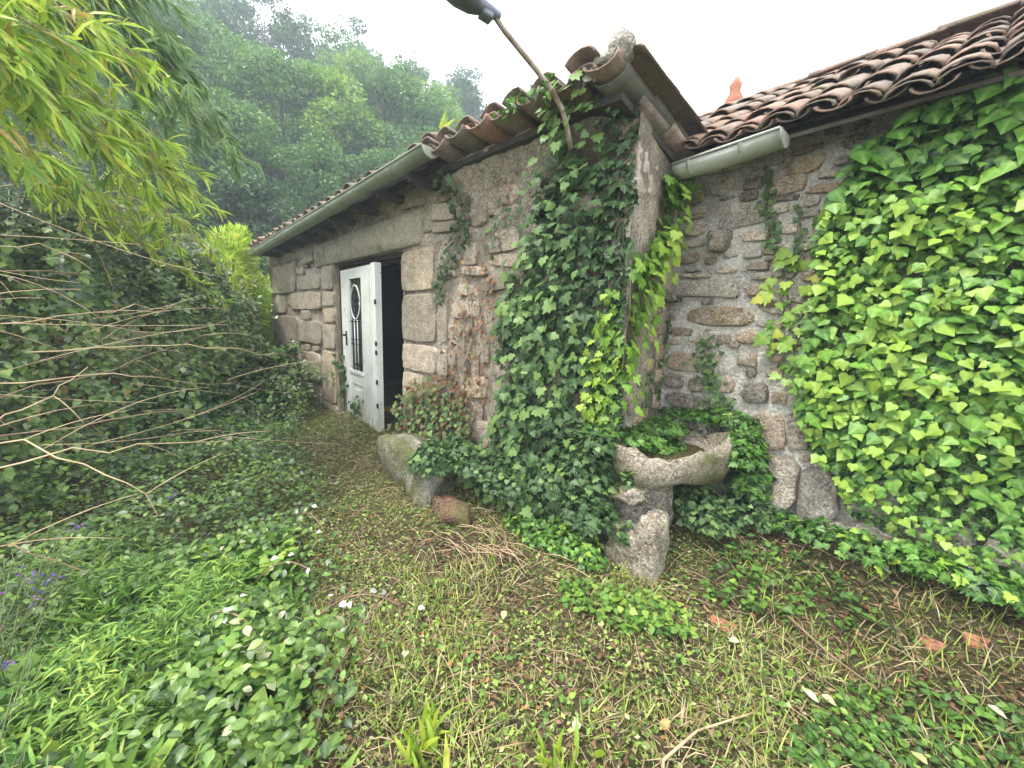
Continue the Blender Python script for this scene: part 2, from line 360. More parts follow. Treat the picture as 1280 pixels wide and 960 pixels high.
# ------------------------------------------------------------------ ground form
BX = np.array([-12, -9, -7, -5.6, -5.0, -4.5, -4.0, -3.0, -2.2, -1.0, 1.5, 8])
BY = np.array([1.6, 1.1, .95, .75, .25, -.35, -.9, -1.4, -1.75, -2.2, -2.5, -3])
def smooth(x): x = np.clip(x, 0, 1); return x*x*(3-2*x)
def vn(x, y, s, seed=0):
    """cheap value noise, vectorised"""
    x = np.asarray(x)/s+seed*17.3; y = np.asarray(y)/s-seed*9.1
    xi = np.floor(x); yi = np.floor(y); fx = smooth(x-xi); fy = smooth(y-yi)
    h = lambda a, b: np.modf(np.abs(np.sin(a*127.1+b*311.7+seed*7.7)*43758.5453))[0]
    return (h(xi, yi)*(1-fx)+h(xi+1, yi)*fx)*(1-fy)+(h(xi, yi+1)*(1-fx)+h(xi+1, yi+1)*fx)*fy-.5
def gz(x, y):
    x = np.asarray(x, float); y = np.asarray(y, float)
    z = .07*vn(x, y, .8)+.035*vn(x, y, .23, 1)
    z = z+.30*smooth((y-2.1)/.8)*smooth((x+1.5)/.5)
    z = z+.17*smooth((-x-3.1)/1.2)
    z = z+1.1*smooth((np.interp(x, BX, BY)-.25-y)/1.6)
    u = x*math.cos(math.radians(160))+y*math.sin(math.radians(160))
    z = z+.6*np.maximum(0, np.minimum(u, 48)-13)*smooth((u-12)/5)
    return z

def axis(lo, hi, fine, edges):
    a = list(np.arange(lo, hi, fine)); s = fine
    x = hi
    while x < edges[1]: a.append(x); s *= 1.25; x += s
    a.append(edges[1]); s = fine; x = lo-fine; b = []
    while x > edges[0]: b.append(x); s *= 1.25; x -= s
    b.append(edges[0]); return np.array(sorted(set(b+a)))
ax = axis(-9, 2.0, .045, (-88, 88)); ay = axis(-2.6, 3.2, .045, (-88, 88))
X, Y = np.meshgrid(ax, ay); Z = gz(X, Y)
nx, ny = len(ax), len(ay)
ii = (np.arange(ny-1)[:, None]*nx+np.arange(nx-1)[None]).ravel()
me = mesh('ground', np.stack([X, Y, Z], -1).reshape(-1, 3), np.stack([ii, ii+1, ii+nx+1, ii+nx], -1).tolist(), MT['soil'], True)
tag(link('ground', me), 'brown earth strewn with cut grass, rising to a wooded hillside', None, None, 'structure')

# ------------------------------------------------------------------ wall frames
dA = Vector((1, .104, 0)).normalized(); PA = Vector((-1.36, 2.1, 0)); nA = Vector((dA.y, -dA.x, 0))
dB = Vector((-.13, .8, 0)); LB = dB.length; dB.normalize(); nB = Vector((dB.y, -dB.x, 0))
def wA(s, z, o=0): return PA-dA*s+Vector((0, 0, z))+nA*o
def wB(s, z, o=0): return PA+dB*s+Vector((0, 0, z))+nB*o
def wC(s, z, o=0): return Vector((s, 2.9-o, z))
UPV = Vector((0, 0, 1))
FR = {'A': (wA, -dA, nA), 'B': (wB, dB, nB), 'C': (wC, Vector((1, 0, 0)), Vector((0, -1, 0)))}

def wall_sheet(name, fr, s0, s1, z0, z1, step, thick, mat, parent, holes=(), amp=.018, ztop=None):
    f = FR[fr][0]
    ss = [s0]; zz = [z0]
    hs = sorted(set([s0, s1]+[h[0] for h in holes]+[h[1] for h in holes])); hz = sorted(set([z0, z1]+[h[2] for h in holes]+[h[3] for h in holes]))
    def lin(kn):
        out = []
        for a, b in zip(kn[:-1], kn[1:]):
            k = max(1, round((b-a)/step)); out += [a+(b-a)*i/k for i in range(k)]
        return out+[kn[-1]]
    ss = lin(hs); zz = lin(hz); V = []; Fc = []; ns = len(ss); nz_ = len(zz)
    for layer in (0, 1):
        for z in zz:
            for s in ss:
                zt = z
                if ztop: zt = z0+(z-z0)*(ztop(s)-z0)/(z1-z0) if z > 2.35 else z
                o = -thick if layer else amp*(noise.noise(Vector((s*3.1, zt*3.1, hash(fr) % 1)))*1.0+noise.noise(Vector((s*11, zt*11, 3)))*.7+noise.noise(Vector((s*27, zt*27, 5)))*.4)
                V.append(f(s, zt, o))
    off = ns*nz_
    def hole(i, j):
        sm = (ss[i]+ss[i+1])/2; zm = (zz[j]+zz[j+1])/2
        return any(h[0] < sm < h[1] and h[2] < zm < h[3] for h in holes)
    solid = {(i, j): not hole(i, j) for i in range(ns-1) for j in range(nz_-1)}
    for (i, j), ok in solid.items():
        if not ok: continue
        a, b, c, d = j*ns+i, j*ns+i+1, (j+1)*ns+i+1, (j+1)*ns+i
        Fc += [(a, b, c, d), (a+off, d+off, c+off, b+off)]
        for e, (q, r) in {(i, j-1): (a, b), (i+1, j): (b, c), (i, j+1): (c, d), (i-1, j): (d, a)}.items():
            if not solid.get(e, False): Fc.append((q, q+off, r+off, r))
    return link(name, mesh(name, V, Fc, mat, True), parent)

# stones
def stone_mesh(seed, k=12, power=2.4, flat=.82, jit=.12):
    r = random.Random(seed); V = []; Fc = []
    base = []
    for i in range(k):
        a = 2*math.pi*(i+.5)/k; c, s = math.cos(a), math.sin(a)
        q = (abs(c)**power+abs(s)**power)**(-1/power)
        q *= 1+r.uniform(-jit, jit*.4); base.append((c*q*.5, s*q*.5))
    rings = [(1.02, -.6), (1.0, .5), (.985, .84), (.955, 1.0), (.5, 1.0)] if power > 9 else [(1.03, -.6), (1.0, .35), (.955, .8), (flat+.05, .98), (.42, 1.0)]
    for sc, z in rings:
        for x, y in base:
            V.append((x*sc+r.uniform(-.015, .015), y*sc+r.uniform(-.015, .015), z+(r.uniform(-.16, .12)*(.4 if power > 9 else 1) if z > .4 else 0)))
    V.append((0, 0, 1.0))
    for j in range(len(rings)-1):
        for i in range(k): Fc.append((j*k+i, j*k+(i+1) % k, (j+1)*k+(i+1) % k, (j+1)*k+i))
    t = (len(rings)-1)*k
    for i in range(k): Fc.append((t+i, t+(i+1) % k, len(V)-1))
    return mesh('stone', V, Fc, MT['g'], True)
RUB = [stone_mesh(i, 11+i % 4, 2.3+(i*7 % 10)*.4, .78, .17) for i in range(18)]
ASH = [stone_mesh(50+i, 20, 11, .95, .025) for i in range(8)]
def stone(fr, s, z, w_, h_, kind, parent, depth=.05, rot=0, proto=None, name='stone', off=0.0):
    f, dx, dn = FR[fr]
    Mx = Matrix((dx, UPV, dn)).transposed()
    if dx.cross(UPV).dot(dn) < 0: pass
    M = Matrix.Translation(f(s, z, off))@Mx.to_4x4()@Matrix.Rotation(rot, 4, 'Z')@Matrix.Diagonal((w_, h_, depth, 1))
    pm = proto or random.choice(ASH if kind == 'a' else RUB)
    return put(name, pm, M, parent, MT[kind])
def fill_rubble(fr, s0, s1, z0, z1, taken, parent, kinds, n, wr, hr, depth, avoid=None, maxn=100, gap=.012):
    cnt = 0
    for k in range(n):
        shrink = 1-.55*k/n
        w_ = random.uniform(*wr)*shrink; h_ = random.uniform(*hr)*shrink
        s = random.uniform(s0+w_/2, s1-w_/2); z = random.uniform(z0+h_/2, z1-h_/2)
        if avoid and avoid(s, z): continue
        if any(abs(s-a)*2 < w_+c+gap*2 and abs(z-b)*2 < h_+d+gap*2 for a, b, c, d in taken): continue
        taken.append((s, z, w_, h_)); stone(fr, s, z, w_, h_, random.choice(kinds), parent, random.uniform(*depth), random.uniform(-.14, .14))
        cnt += 1
        if cnt >= maxn: break

# ================================================================== HOUSE A (door wing)
HA = thing('stone_house', PA+Vector((-3, 1.5, 0)), 'low granite farmhouse on the left with a doorway, half-open white door and clay tile roof', 'house')
zeA = lambda s: 2.86-.052*max(0, s-0)            # eave height over s
opening = (2.5, 4.17, -.4, 2.17)
wallA = wall_sheet('front_wall', 'A', 0, 6.9, -.4, 2.95, .05, .55, MT['mortarA'], HA, [opening], .03, lambda s: 2.95-.052*s)
taken = [(3.3, .9, 1.75, 2.6)]
# lintel
LM = MB(); 
def prism(mb, fr, quad, o0, o1, jit=.006, n=8):
    f = FR[fr][0]; pts = []
    for i in range(4):
        a = quad[i]; b = quad[(i+1) % 4]
        for k in range(n): pts.append((a[0]+(b[0]-a[0])*k/n+random.uniform(-jit, jit), a[1]+(b[1]-a[1])*k/n+random.uniform(-jit, jit)))
    N = len(pts); cx = sum(p[0] for p in pts)/N; cz = sum(p[1] for p in pts)/N
    V = [f(p[0], p[1], o0) for p in pts]+[f(p[0], p[1], o1-.015) for p in pts]+[f(cx+(p[0]-cx)*.985, cz+(p[1]-cz)*.94, o1) for p in pts]+[f(cx, cz, o1+.004)]
    Fc = []
    for j in (0, 1):
        for i in range(N): Fc.append((j*N+i, j*N+(i+1) % N, (j+1)*N+(i+1) % N, (j+1)*N+i))
    for i in range(N): Fc.append((2*N+i, 2*N+(i+1) % N, 3*N))
    mb.add(V, Fc)
prism(LM, 'A', [(4.75, 2.14), (2.15, 2.19), (2.12, 2.52), (4.75, 2.42)], -.5, .035)
link('lintel', LM.mesh('lintel', MT['lintel']), HA)
taken.append((3.45, 2.33, 2.7, .42))
ash = [(6.16, 2.04, 1.18, 0.47), (6.42, 1.62, 0.75, 0.27), (5.23, 1.68, 1.26, 0.26), (4.36, 1.98, 0.37, 0.32), (4.36, 1.70, .37, .2), (4.36, 1.48, 0.37, 0.2), (6.2, 1.18, 1.3, 0.55),
       (5.1, 1.22, .95, 0.34), (4.38, 1.19, .40, .34), (4.42, 0.62, 0.48, 0.74), (5.1, 0.70, 0.7, 0.45), (6.2, 0.62, 1.2, 0.36), (5.06, 1.95, .9, .22), (6.3, .28, 1.0, .28), (5.2, .26, .9, .3), (4.42, .1, .48, .26)]
ashR = [(2.22, 1.95, 0.56, 0.40), (2.20, 1.49, 0.60, 0.48), (2.2, 1.09, 0.60, 0.28), (1.80, 1.5, 0.15, 0.47), (2.30, 0.78, 0.40, 0.30), (2.24, .42, .52, .36), (2.2, .08, .6, .28), (1.8, 1.08, .18, .25)]
for s, z, w_, h_ in ash+ashR:
    stone('A', s, z, w_-.012, h_-.012, 'a', wallA, .034); taken.append((s, z, w_, h_))
fill_rubble('A', 0.02, 6.85, -.1, 2.75, taken, wallA, ['a', 'a', 'p', 'g', 'a'], 2600, (.14, .50), (.09, .28), (.02, .036), maxn=190, gap=.006)
# door reveal stones : deep jambs built as blocks behind the face
for s in (opening[0]-.01, opening[1]+.01):
    jm = MB(); f = wA; sg = 1 if s < 3 else -1
    for (za, zb) in ((-.1, .6), (.61, 1.25), (1.26, 1.7), (1.71, 2.12)):
        q = [f(s-.02*sg, za, .01), f(s+.012*sg, za, .0), f(s+.012*sg, za, -.5), f(s-.02*sg, za, -.5)]
        jm.add(q+[p+Vector((0, 0, zb-za)) for p in q], [(0, 1, 2, 3), (4, 7, 6, 5), (0, 4, 5, 1), (1, 5, 6, 2), (2, 6, 7, 3), (3, 7, 4, 0)])
    link('door_jamb', jm.mesh('door_jamb', MT['a'], False), HA, None, False)
# threshold
tm = MB(); prism(tm, 'A', [(4.2, .0), (2.45, -.02), (2.45, .13), (4.2, .15)], -.45, .05); link('threshold', tm.mesh('threshold', MT['a']), HA)
# side wall B and back/other walls
wallB = wall_sheet('side_wall', 'B', 0.002, .82, -.3, 2.75, .04, .5, MT['plasterB'], HA, (), .022)
tB = [(.2, 2.15, .5, .9), (.3, 1.75, .5, .12)]
for s, z, w_, h_, k in [(.50, 1.62, .2, .09, 'p'), (.62, 1.48, .2, .1, 'p'), (.45, 1.42, .18, .1, 'p'), (.62, 1.3, .22, .12, 'o'), (.42, 1.22, .2, .09, 'p'), (.66, 1.12, .2, .11, 'p'), (.46, 1.02, .18, .12, 'p'), (.3, 1.12, .12, .1, 'g'), (.66, .92, .2, .12, 'p'), (.4, .86, .22, .1, 'o'), (.72, 1.72, .12, .1, 'p'), (.2, .95, .14, .12, 'g'), (.24, .62, .3, .2, 'g'), (.6, .66, .3, .2, 'd')]:
    stone('B', s, z, w_, h_, k, wallB, .035); tB.append((s, z, w_, h_))
fill_rubble('B', .02, .8, .0, 1.7, tB, wallB, ['p', 'g', 'o'], 300, (.06, .16), (.05, .1), (.02, .035), maxn=24)
# projecting stone at B/C corner
stone('B', .66, 1.70, .22, .07, 'd', wallB, .12, 0, RUB[3], 'projecting_stone')
# quoins on corner (rough)
for i, z in enumerate(np.arange(.15, 2.6, .36)):
    pass
room = MB()
def wl(a, b, z0, z1, th=.1):
    a, b = Vector(a), Vector(b); d = (b-a).normalized(); n = Vector((-d.y, d.x, 0))*th
    q = [a, b, b+n, a+n]; V = [Vector((p.x, p.y, z0)) for p in q]+[Vector((p.x, p.y, z1)) for p in q]
    room.add(V, [(0, 3, 2, 1), (4, 5, 6, 7), (0, 1, 5, 4), (1, 2, 6, 5), (2, 3, 7, 6), (3, 0, 4, 7)])
e0 = wA(6.9, 0, 0); e0b = e0-nA*4.2
wl(e0b, e0-nA*.56, -.3, 2.5, .5)
wl(wA(.55, 0, -.56)-nA*3.6, wA(.55, 0, -.56), -.3, 2.6, -.1)
wl(e0b, wA(.5, 0, 0)-nA*4.2, -.3, 3.6, .4)
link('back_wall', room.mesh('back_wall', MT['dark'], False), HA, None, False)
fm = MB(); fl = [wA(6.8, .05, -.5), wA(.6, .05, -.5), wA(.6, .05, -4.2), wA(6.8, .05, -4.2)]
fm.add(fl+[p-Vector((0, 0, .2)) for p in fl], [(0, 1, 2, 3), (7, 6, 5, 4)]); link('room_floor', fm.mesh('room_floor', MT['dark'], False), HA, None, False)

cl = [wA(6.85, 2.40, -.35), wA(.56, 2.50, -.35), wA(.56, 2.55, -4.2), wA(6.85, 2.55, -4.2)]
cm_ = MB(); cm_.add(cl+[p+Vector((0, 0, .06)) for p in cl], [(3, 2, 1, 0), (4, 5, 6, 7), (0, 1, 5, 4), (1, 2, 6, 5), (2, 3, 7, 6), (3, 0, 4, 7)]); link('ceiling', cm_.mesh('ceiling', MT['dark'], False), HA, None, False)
# ---- roof tiles
def tile_mesh(seed, cap=True, L=.42, rf=.099, rb=.088, th=.014, n=7):
    r = random.Random(seed); V = []; Fc = []; K = 4
    for j in range(K):
        t = j/(K-1); rad = rf+(rb-rf)*t if cap else rb+(rf-rb)*t
        for lay in (0, 1):
            R_ = rad-(th if lay else 0)
            for i in range(n):
                a = math.pi*(i/(n-1)); sg = 1 if cap else -1
                wob = 1+.03*math.sin(seed*3+i*1.7+j)
                V.append((math.cos(a)*R_*wob, t*L, sg*math.sin(a)*R_*(.56 if cap else .5)*wob+(0 if cap else .06)))
    s = 2*n
    for j in range(K-1):
        for i in range(n-1):
            a = j*s+i; Fc.append((a, a+1, a+1+s, a+s)); b = a+n; Fc.append((b, b+s, b+s+1, b+1))
        a = j*s; Fc.append((a, a+s, a+n+s, a+n)); a = j*s+n-1; Fc.append((a, a+n, a+n+s, a+s))
    for j in (0, K-1):
        for i in range(n-1):
            a = j*s+i; Fc.append((a, a+n, a+n+1, a+1) if j == 0 else (a, a+1, a+n+1, a+n))
    return mesh('roof_tile', V, Fc, MT['tile'], True)
CAPS = [tile_mesh(i) for i in range(4)]; CHN = [tile_mesh(10+i, False) for i in range(3)]
def tile_at(pm, p, slope_dir, parent, name='roof_tile', sc=1., yaw=0, roll=0):
    Y_ = Vector(slope_dir).normalized(); X_ = Y_.cross(UPV).normalized(); Z_ = X_.cross(Y_)
    M = Matrix.Translation(p)@Matrix((X_, Y_, Z_)).transposed().to_4x4()@Matrix.Rotation(yaw, 4, 'Z')@Matrix.Rotation(roll, 4, 'Y')@Matrix.Scale(sc, 4)
    return put(name, pm, M, parent)
def tile_field(parent, start, along, nrow, spacing, up_dir, ncourse, expo=.33, jitter=.012, sc=1., zfun=None, lim=300):
    U = Vector(up_dir).normalized(); A_ = Vector(along)
    for i in range(nrow):
        for c in range(ncourse):
            for cap in (True, False):
                off = 0 if cap else .5
                p = Vector(start)+A_*(spacing*(i+off))+U*(expo*c)
                p = p+Vector((random.uniform(-1, 1)*jitter, random.uniform(-1, 1)*jitter*1.5, random.uniform(-1, 1)*jitter*.7+(.045 if cap else -.008)*sc+ .012*(c % 2)))
                if zfun: p.z += zfun(p)
                # each course lies on the one below: tilt slightly flatter
                d = U.copy(); d.z -= .045
                tile_at(random.choice(CAPS if cap else CHN), p, d, parent, 'roof_tile', sc, random.uniform(-.04, .04), random.uniform(-.04, .04))
def slab(name, pts, th, mat, parent):
    pts = [Vector(p) for p in pts]; n = len(pts)
    V = pts+[p-Vector((0, 0, th)) for p in pts]
    Fc = [tuple(range(n)), tuple(range(2*n-1, n-1, -1))]+[(i, i+n, (i+1) % n+n, (i+1) % n) for i in range(n)]
    return link(name, mesh(name, V, Fc, mat), parent, None, False)
# rough mortar and rubble corbelled out under the tile ends near the corner
V = []; Fc = []; ns_ = 70; prof = [(-.05, -.52), (.0, -.40), (.035, -.30), (.09, -.21), (.16, -.135), (.21, -.09), (.225, -.05), (.0, -.02)]
for i in range(ns_):
    s_ = .0+1.66*i/(ns_-1)
    for j, (o_, dz) in enumerate(prof):
        nn_ = noise.noise(Vector((s_*6, j*.8, 1)))*.05+noise.noise(Vector((s_*17, j*1.9, 4)))*.028
        V.append(wA(s_, 2.80-.02*s_+dz+nn_*.5, o_*.72*float(smooth((s_+.02)/.28))+(nn_ if 0 < j < 6 else 0)*float(smooth(s_/.2))))
K_ = len(prof)
for i in range(ns_-1):
    for j in range(K_-1): a = i*K_+j; Fc.append((a, a+1, a+K_+1, a+K_))
Fc.append(tuple(range(K_))); Fc.append(tuple(range((ns_-1)*K_, ns_*K_))[::-1])
link('mortar_corbel', mesh('mortar_corbel', V, Fc, MT['mortarA'], True), HA)
# left roof: rises away from the gutter
bL = Vector((-2.95, 1.66, 2.80)); aL = Vector((-8.15, 1.08, 2.50)); al = (aL-bL)
upA = Vector((0, 1, .36)).normalized()
roofL = slab('roof', [bL+Vector((0, .06, -.03)), aL+Vector((0, .06, -.03)), aL+upA*4.3, bL+upA*4.3], .04, MT['board'], HA)
tile_field(roofL, bL, al.normalized(), 22, .24, upA, 3, .33, .018, 1.12)
# right roof: high front edge, falls gently to the back
bR = Vector((-1.40, 1.82, 2.785)); aR = Vector((-2.95, 1.66, 2.755)); ar = (bR-aR).normalized(); dnA = Vector((-.02, 1, -.20)).normalized()
roofR = slab('roof', [aR+Vector((0, .10, -.05)), bR+Vector((0.03, .10, -.05)), bR+dnA*1.15+Vector((.03, 0, -.03)), aR+dnA*1.6+Vector((0, 0, -.03))], .04, MT['board'], HA)
for i in range(7):
    for c in range(3):
        for cap in (1, 0):
            p = aR+ar*(.235*(i+(0.1 if cap else .6)))+dnA*(.31*(3-c)+.1)+Vector((random.uniform(-.012, .012), random.uniform(-.02, .02), (.05 if cap else -.035)+random.uniform(-.012, .012)+(.02 if c == 2 else 0)))
            d = -dnA; d.z -= .03
            tile_at(random.choice(CAPS if cap else CHN), p, d, roofR, 'roof_tile', 1.15, random.uniform(-.05, .05), random.uniform(-.05, .05))
# front double course lip (a second layer of tile ends under the first)
for i in range(7):
    p = aR+ar*(.235*(i+.1))+dnA*(.42)+Vector((0, 0, .015)); d = -dnA
    tile_at(random.choice(CAPS), p, d, roofR, 'roof_tile', 1.12, random.uniform(-.04, .04), 0)
# verge tiles along the side wall, stepping down to the back
for k in range(3):
    base = Vector((-1.30-.015*k, 1.84+.31*k, 2.765-.03*k))
    d = Vector((-.05, 1, -.13))
    # cap: front end wide and uppermost
    tile_at(CAPS[k], base+d.normalized()*.42+Vector((.01, 0, .06-.006*k)), -d, roofR, 'verge_tile', 1.0, 0, .25)
    tile_at(CHN[k], base+d.normalized()*.44+Vector((-.085, 0, -.03)), -d, roofR, 'verge_tile', 1.05, 0, .15).material_slots[0].link = 'OBJECT'
for o in roofR.children:
    if o.name.startswith('verge_tile') and o.material_slots[0].link == 'OBJECT': o.material_slots[0].material = MT['mossytile']
cap_m = MB()
def blob(cx, cy, cz, rx, ry, rz, seed, n=12, mlat=8, amp=.12, freq=2.5):
    V = []; Fc = []
    for j in range(mlat+1):
        th_ = math.pi*j/mlat
        for i in range(n):
            ph = 2*math.pi*i/n; d = Vector((math.sin(th_)*math.cos(ph), math.sin(th_)*math.sin(ph), math.cos(th_)))
            k = 1+amp*noise.noise(d*freq+Vector((seed, 0, 0)))*2+amp*.5*noise.noise(d*freq*3+Vector((0, seed, 0)))
            V.append((cx+d.x*rx*k, cy+d.y*ry*k, cz+d.z*rz*k))
    for j in range(mlat):
        for i in range(n): Fc.append((j*n+i, (j+1)*n+i, (j+1)*n+(i+1) % n, j*n+(i+1) % n))
    return V, Fc
cap_m.add(*blob(-1.33, 1.84, 2.885, .065, .07, .08, 3, 20, 14)); cap_m.add(*blob(-1.40, 1.82, 2.845, .10, .06, .035, 5, 20, 12))
link('mortar_cap', cap_m.mesh('mortar_cap', MT['w']), HA)
# soffit boards and rafter ends
for s in np.arange(1.9, 6.8, .55):
    sm_ = MB(); p = wA(s, zeA(s)-.10, .05); sm_.box(Matrix.Translation(p)@Matrix.Rotation(math.atan2(dA.y, dA.x), 4, 'Z'), .06, .5, .07)
    link('rafter_end', sm_.mesh('rafter_end', MT['board'], False), HA, None, False)
# closing piece between the two roof planes
slab('gable_cheek', [(-2.93, 2.1, 2.88), (-2.93, 5.2, 3.95), (-2.97, 5.2, 3.95), (-2.97, 2.1, 2.88)], .3, MT['mortarA'], HA)

# ---- gutters
def gutter(parent, a, b, r, mat, nb, capend=True, name='gutter'):
    a, b = Vector(a), Vector(b); d = (b-a).normalized(); h = Vector((d.y, -d.x, 0)).normalized(); u = h.cross(d)
    if u.z < 0: u = -u
    N = 9; V = []; Fc = []; K = 14
    for j in range(K):
        p = a+(b-a)*j/(K-1)+Vector((0, 0, -.012*math.sin(math.pi*j/(K-1))))
        for rr in (r, r-.006):
            for i in range(N):
                an = math.pi*(i/(N-1)); V.append(p+h*math.cos(an)*rr-u*math.sin(an)*rr*(1.0))
    s = 2*N
    for j in range(K-1):
        for i in range(N-1):
            q = j*s+i; Fc.append((q, q+1, q+1+s, q+s)); q += N; Fc.append((q, q+s, q+s+1, q+1))
        q = j*s; Fc.append((q, q+s, q+N+s, q+N)); q = j*s+N-1; Fc.append((q, q+N, q+N+s, q+s))
    for j in (0, K-1):
        for i in range(N-1): q = j*s+i; Fc.append((q, q+N, q+N+1, q+1))
    g = link(name, mesh(name, V, Fc, mat, True), parent)
    if capend:
        c = [b+h*math.cos(math.pi*i/12)*(r+.004)-u*math.sin(math.pi*i/12)*(r+.004) for i in range(13)]
        V = c+[p+d*.008 for p in c]; n = 13
        Fc = [tuple(range(n))[::-1], tuple(range(n, 2*n))]+[(i, (i+1) % n, (i+1) % n+n, i+n) for i in range(n)]
        link('end_cap', mesh('end_cap', V, Fc, MT['gutterC']), g, None, False)
    # rolled lip
    mb = MB(); mb.tube([a+h*(r+.002)*(-1 if False else 1), b+h*(r+.002)], .008, 6); link('gutter_lip', mb.mesh('gutter_lip', mat), g)
    for k in range(nb):
        t = (k+.35)/nb; p = a+(b-a)*t; V = []; Fc = []
        for dx in (-.012, .012):
            for rr in (r+.006, r+.001):
                for i in range(N):
                    an = math.pi*(i/(N-1)); V.append(p+d*dx+h*math.cos(an)*rr-u*math.sin(an)*rr)
        for i in range(N-1): Fc += [(i, i+1, i+1+2*N, i+2*N), (i, i+N, i+N+1, i+1), (i+2*N, i+2*N+1, i+3*N+1, i+3*N)]
        link('bracket', mesh('bracket', V, Fc, mat, True), g)
    return g
gA = gutter(HA, (-7.75, 1.10, 2.455), (-2.86, 1.60, 2.785), .075, MT['gutter'], 7)

# ---- door
doorP0 = wA(3.98, .12, -.04)
dd = Vector((1, .0, 0)).normalized(); dn = Vector((dd.y, -dd.x, 0))
def dm(x, y, z): return doorP0+dd*x+dn*y+Vector((0, 0, z))
DMX = Matrix((dd, dn, UPV)).transposed().to_4x4()
def dbox(mb, x0, x1, z0, z1, y0, y1): mb.box(Matrix.Translation(dm((x0+x1)/2, (y0+y1)/2, (z0+z1)/2))@DMX, x1-x0, y1-y0, z1-z0)
W_, H_ = 1.16, 1.93
mb = MB(); dbox(mb, 0, .30, 0, H_, 0, .045); door = link('door', mb.mesh('door', MT['white'], False), HA, None, False)
door['label'] = 'peeling white panelled door leaf with iron grille, standing half open'
def dpart(name, x0, x1, z0, z1, y0, y1, mat): 
    mb = MB(); dbox(mb, x0, x1, z0, z1, y0, y1); return link(name, mb.mesh(name, mat, False), door, None, False)
dpart('stile', .70, W_-.12, 0, H_, 0, .045, MT['white']); 
dpart('closing_stile', W_-.12, W_, 0, H_+.01, -.01, .06, MT['white'])
dpart('moulding', .955, .975, .02, H_-.03, .045, .055, MT['white']); dpart('moulding', 1.05, 1.075, .02, H_-.03, .06, .068, MT['white'])
dpart('rail', .30, .70, H_-.12, H_, .002, .043, MT['white']); dpart('rail', .30, .70, .52, .66, .002, .043, MT['white']); dpart('rail', .30, .70, 0, .10, .002, .043, MT['white'])
dpart('lower_panel', .30, .70, .10, .52, .012, .028, MT['white']); dpart('raised_field', .37, .59, .17, .45, .028, .038, MT['white'])
dpart('sill_moulding', .24, .72, .66, .70, .045, .065, MT['white']); dpart('moulding', .24, .27, .10, .52, .045, .06, MT['white'])
dpart('moulding', .24, .27, .72, H_-.10, .045, .055, MT['white'])
dpart('pane', .30, .70, .66, H_-.12, .012, .018, MT['glass'])
for x in (.36, .43, .53, .60): 
    mb = MB(); mb.tube([dm(x, .035, .67), dm(x, .035, 1.32)], .007, 5); link('iron_bar', mb.mesh('iron_bar', MT['white'] if x in (.43, .53) else MT['iron']), door)
for z in (.72, 1.02, 1.08, 1.3):
    mb = MB(); mb.tube([dm(.31, .037, z), dm(.65, .037, z)], .006, 5); link('iron_bar', mb.mesh('iron_bar', MT['iron']), door)
mb = MB(); mb.tube([dm(.48+.155*math.cos(a), .038, 1.53+.20*math.sin(a)) for a in np.linspace(0, 2*math.pi, 25)], .009, 5); link('iron_oval', mb.mesh('iron_oval', MT['white']), door)
mb = MB(); mb.tube([dm(.48+.11*math.cos(a), .036, 1.53+.15*math.sin(a)) for a in np.linspace(0, 2*math.pi, 25)], .006, 5)
mb.tube([dm(.48, .036, 1.33), dm(.48, .036, 1.73)], .006, 5)
for sg in (-1, 1):
    mb.tube([dm(.48+sg*(.02+.012*a)*math.cos(a)*.9+sg*.05, .036, 1.55+(.015+.012*a)*math.sin(a)) for a in np.linspace(0, 5, 16)], .006, 5)
    mb.tube([dm(.48+sg*.09+.05*math.cos(a)*(1-a/9), .036, 1.79+.03*math.sin(a)) for a in np.linspace(0, 6, 14)], .007, 5)
    mb.tube([dm(.48+sg*.09+.05*math.cos(a)*(1-a/9), .036, .76+.04*math.sin(a)) for a in np.linspace(0, 6, 14)], .007, 5)
link('iron_scrollwork', mb.mesh('iron_scrollwork', MT['iron']), door)
mb = MB(); mb.tube([dm(.16, .05, 1.12), dm(.16, .09, 1.12), dm(.23, .09, 1.12)], .012, 6); mb.box(Matrix.Translation(dm(.16, .05, 1.08))@DMX, .03, .012, .18); link('handle', mb.mesh('handle', MT['iron']), door)
for z in (.35, .62, .95, 1.05, 1.5):
    dpart('hinge', W_-.02, W_+.015, z, z+.05, .058, .068, MT['iron'])
# door frame around the leaf
mb = MB(); mb.box(Matrix.Translation(wA(4.15, 1.14, -.10))@Matrix.Rotation(math.atan2(dA.y, dA.x), 4, 'Z'), .05, .09, 2.0)
mb.box(Matrix.Translation(wA(3.3, 2.145, -.10))@Matrix.Rotation(math.atan2(dA.y, dA.x), 4, 'Z'), 1.6, .07, .045)
link('door_frame', mb.mesh('door_frame', MT['board'], False), HA, None, False)

# poles leaning inside the doorway
for k, (sa, sb, zb, lab) in enumerate([(2.85, 2.62, .95, 'thin wooden pole leaning inside the dark doorway, the longer of two'), (2.9, 2.58, .62, 'short wooden stick leaning low inside the dark doorway')]):
    t = thing('wooden_pole', wA(sb-.0, .12, -.35), lab, 'pole', 'poles inside the doorway')
    mb = MB(); mb.tube([wA(sb, .12, -.3), wA(sa, zb, -.55)], .016, 7); link('shaft', mb.mesh('shaft', MT['wood']), t)
t = MB(); t.add(*blob(*wA(2.7, .28, -.75), .28, .22, .2, 9)); o = link('grain_sack', t.mesh('grain_sack', MT['cane2'])); tag(o, 'dim lumpy sack lying on the floor inside the dark doorway', 'sack')

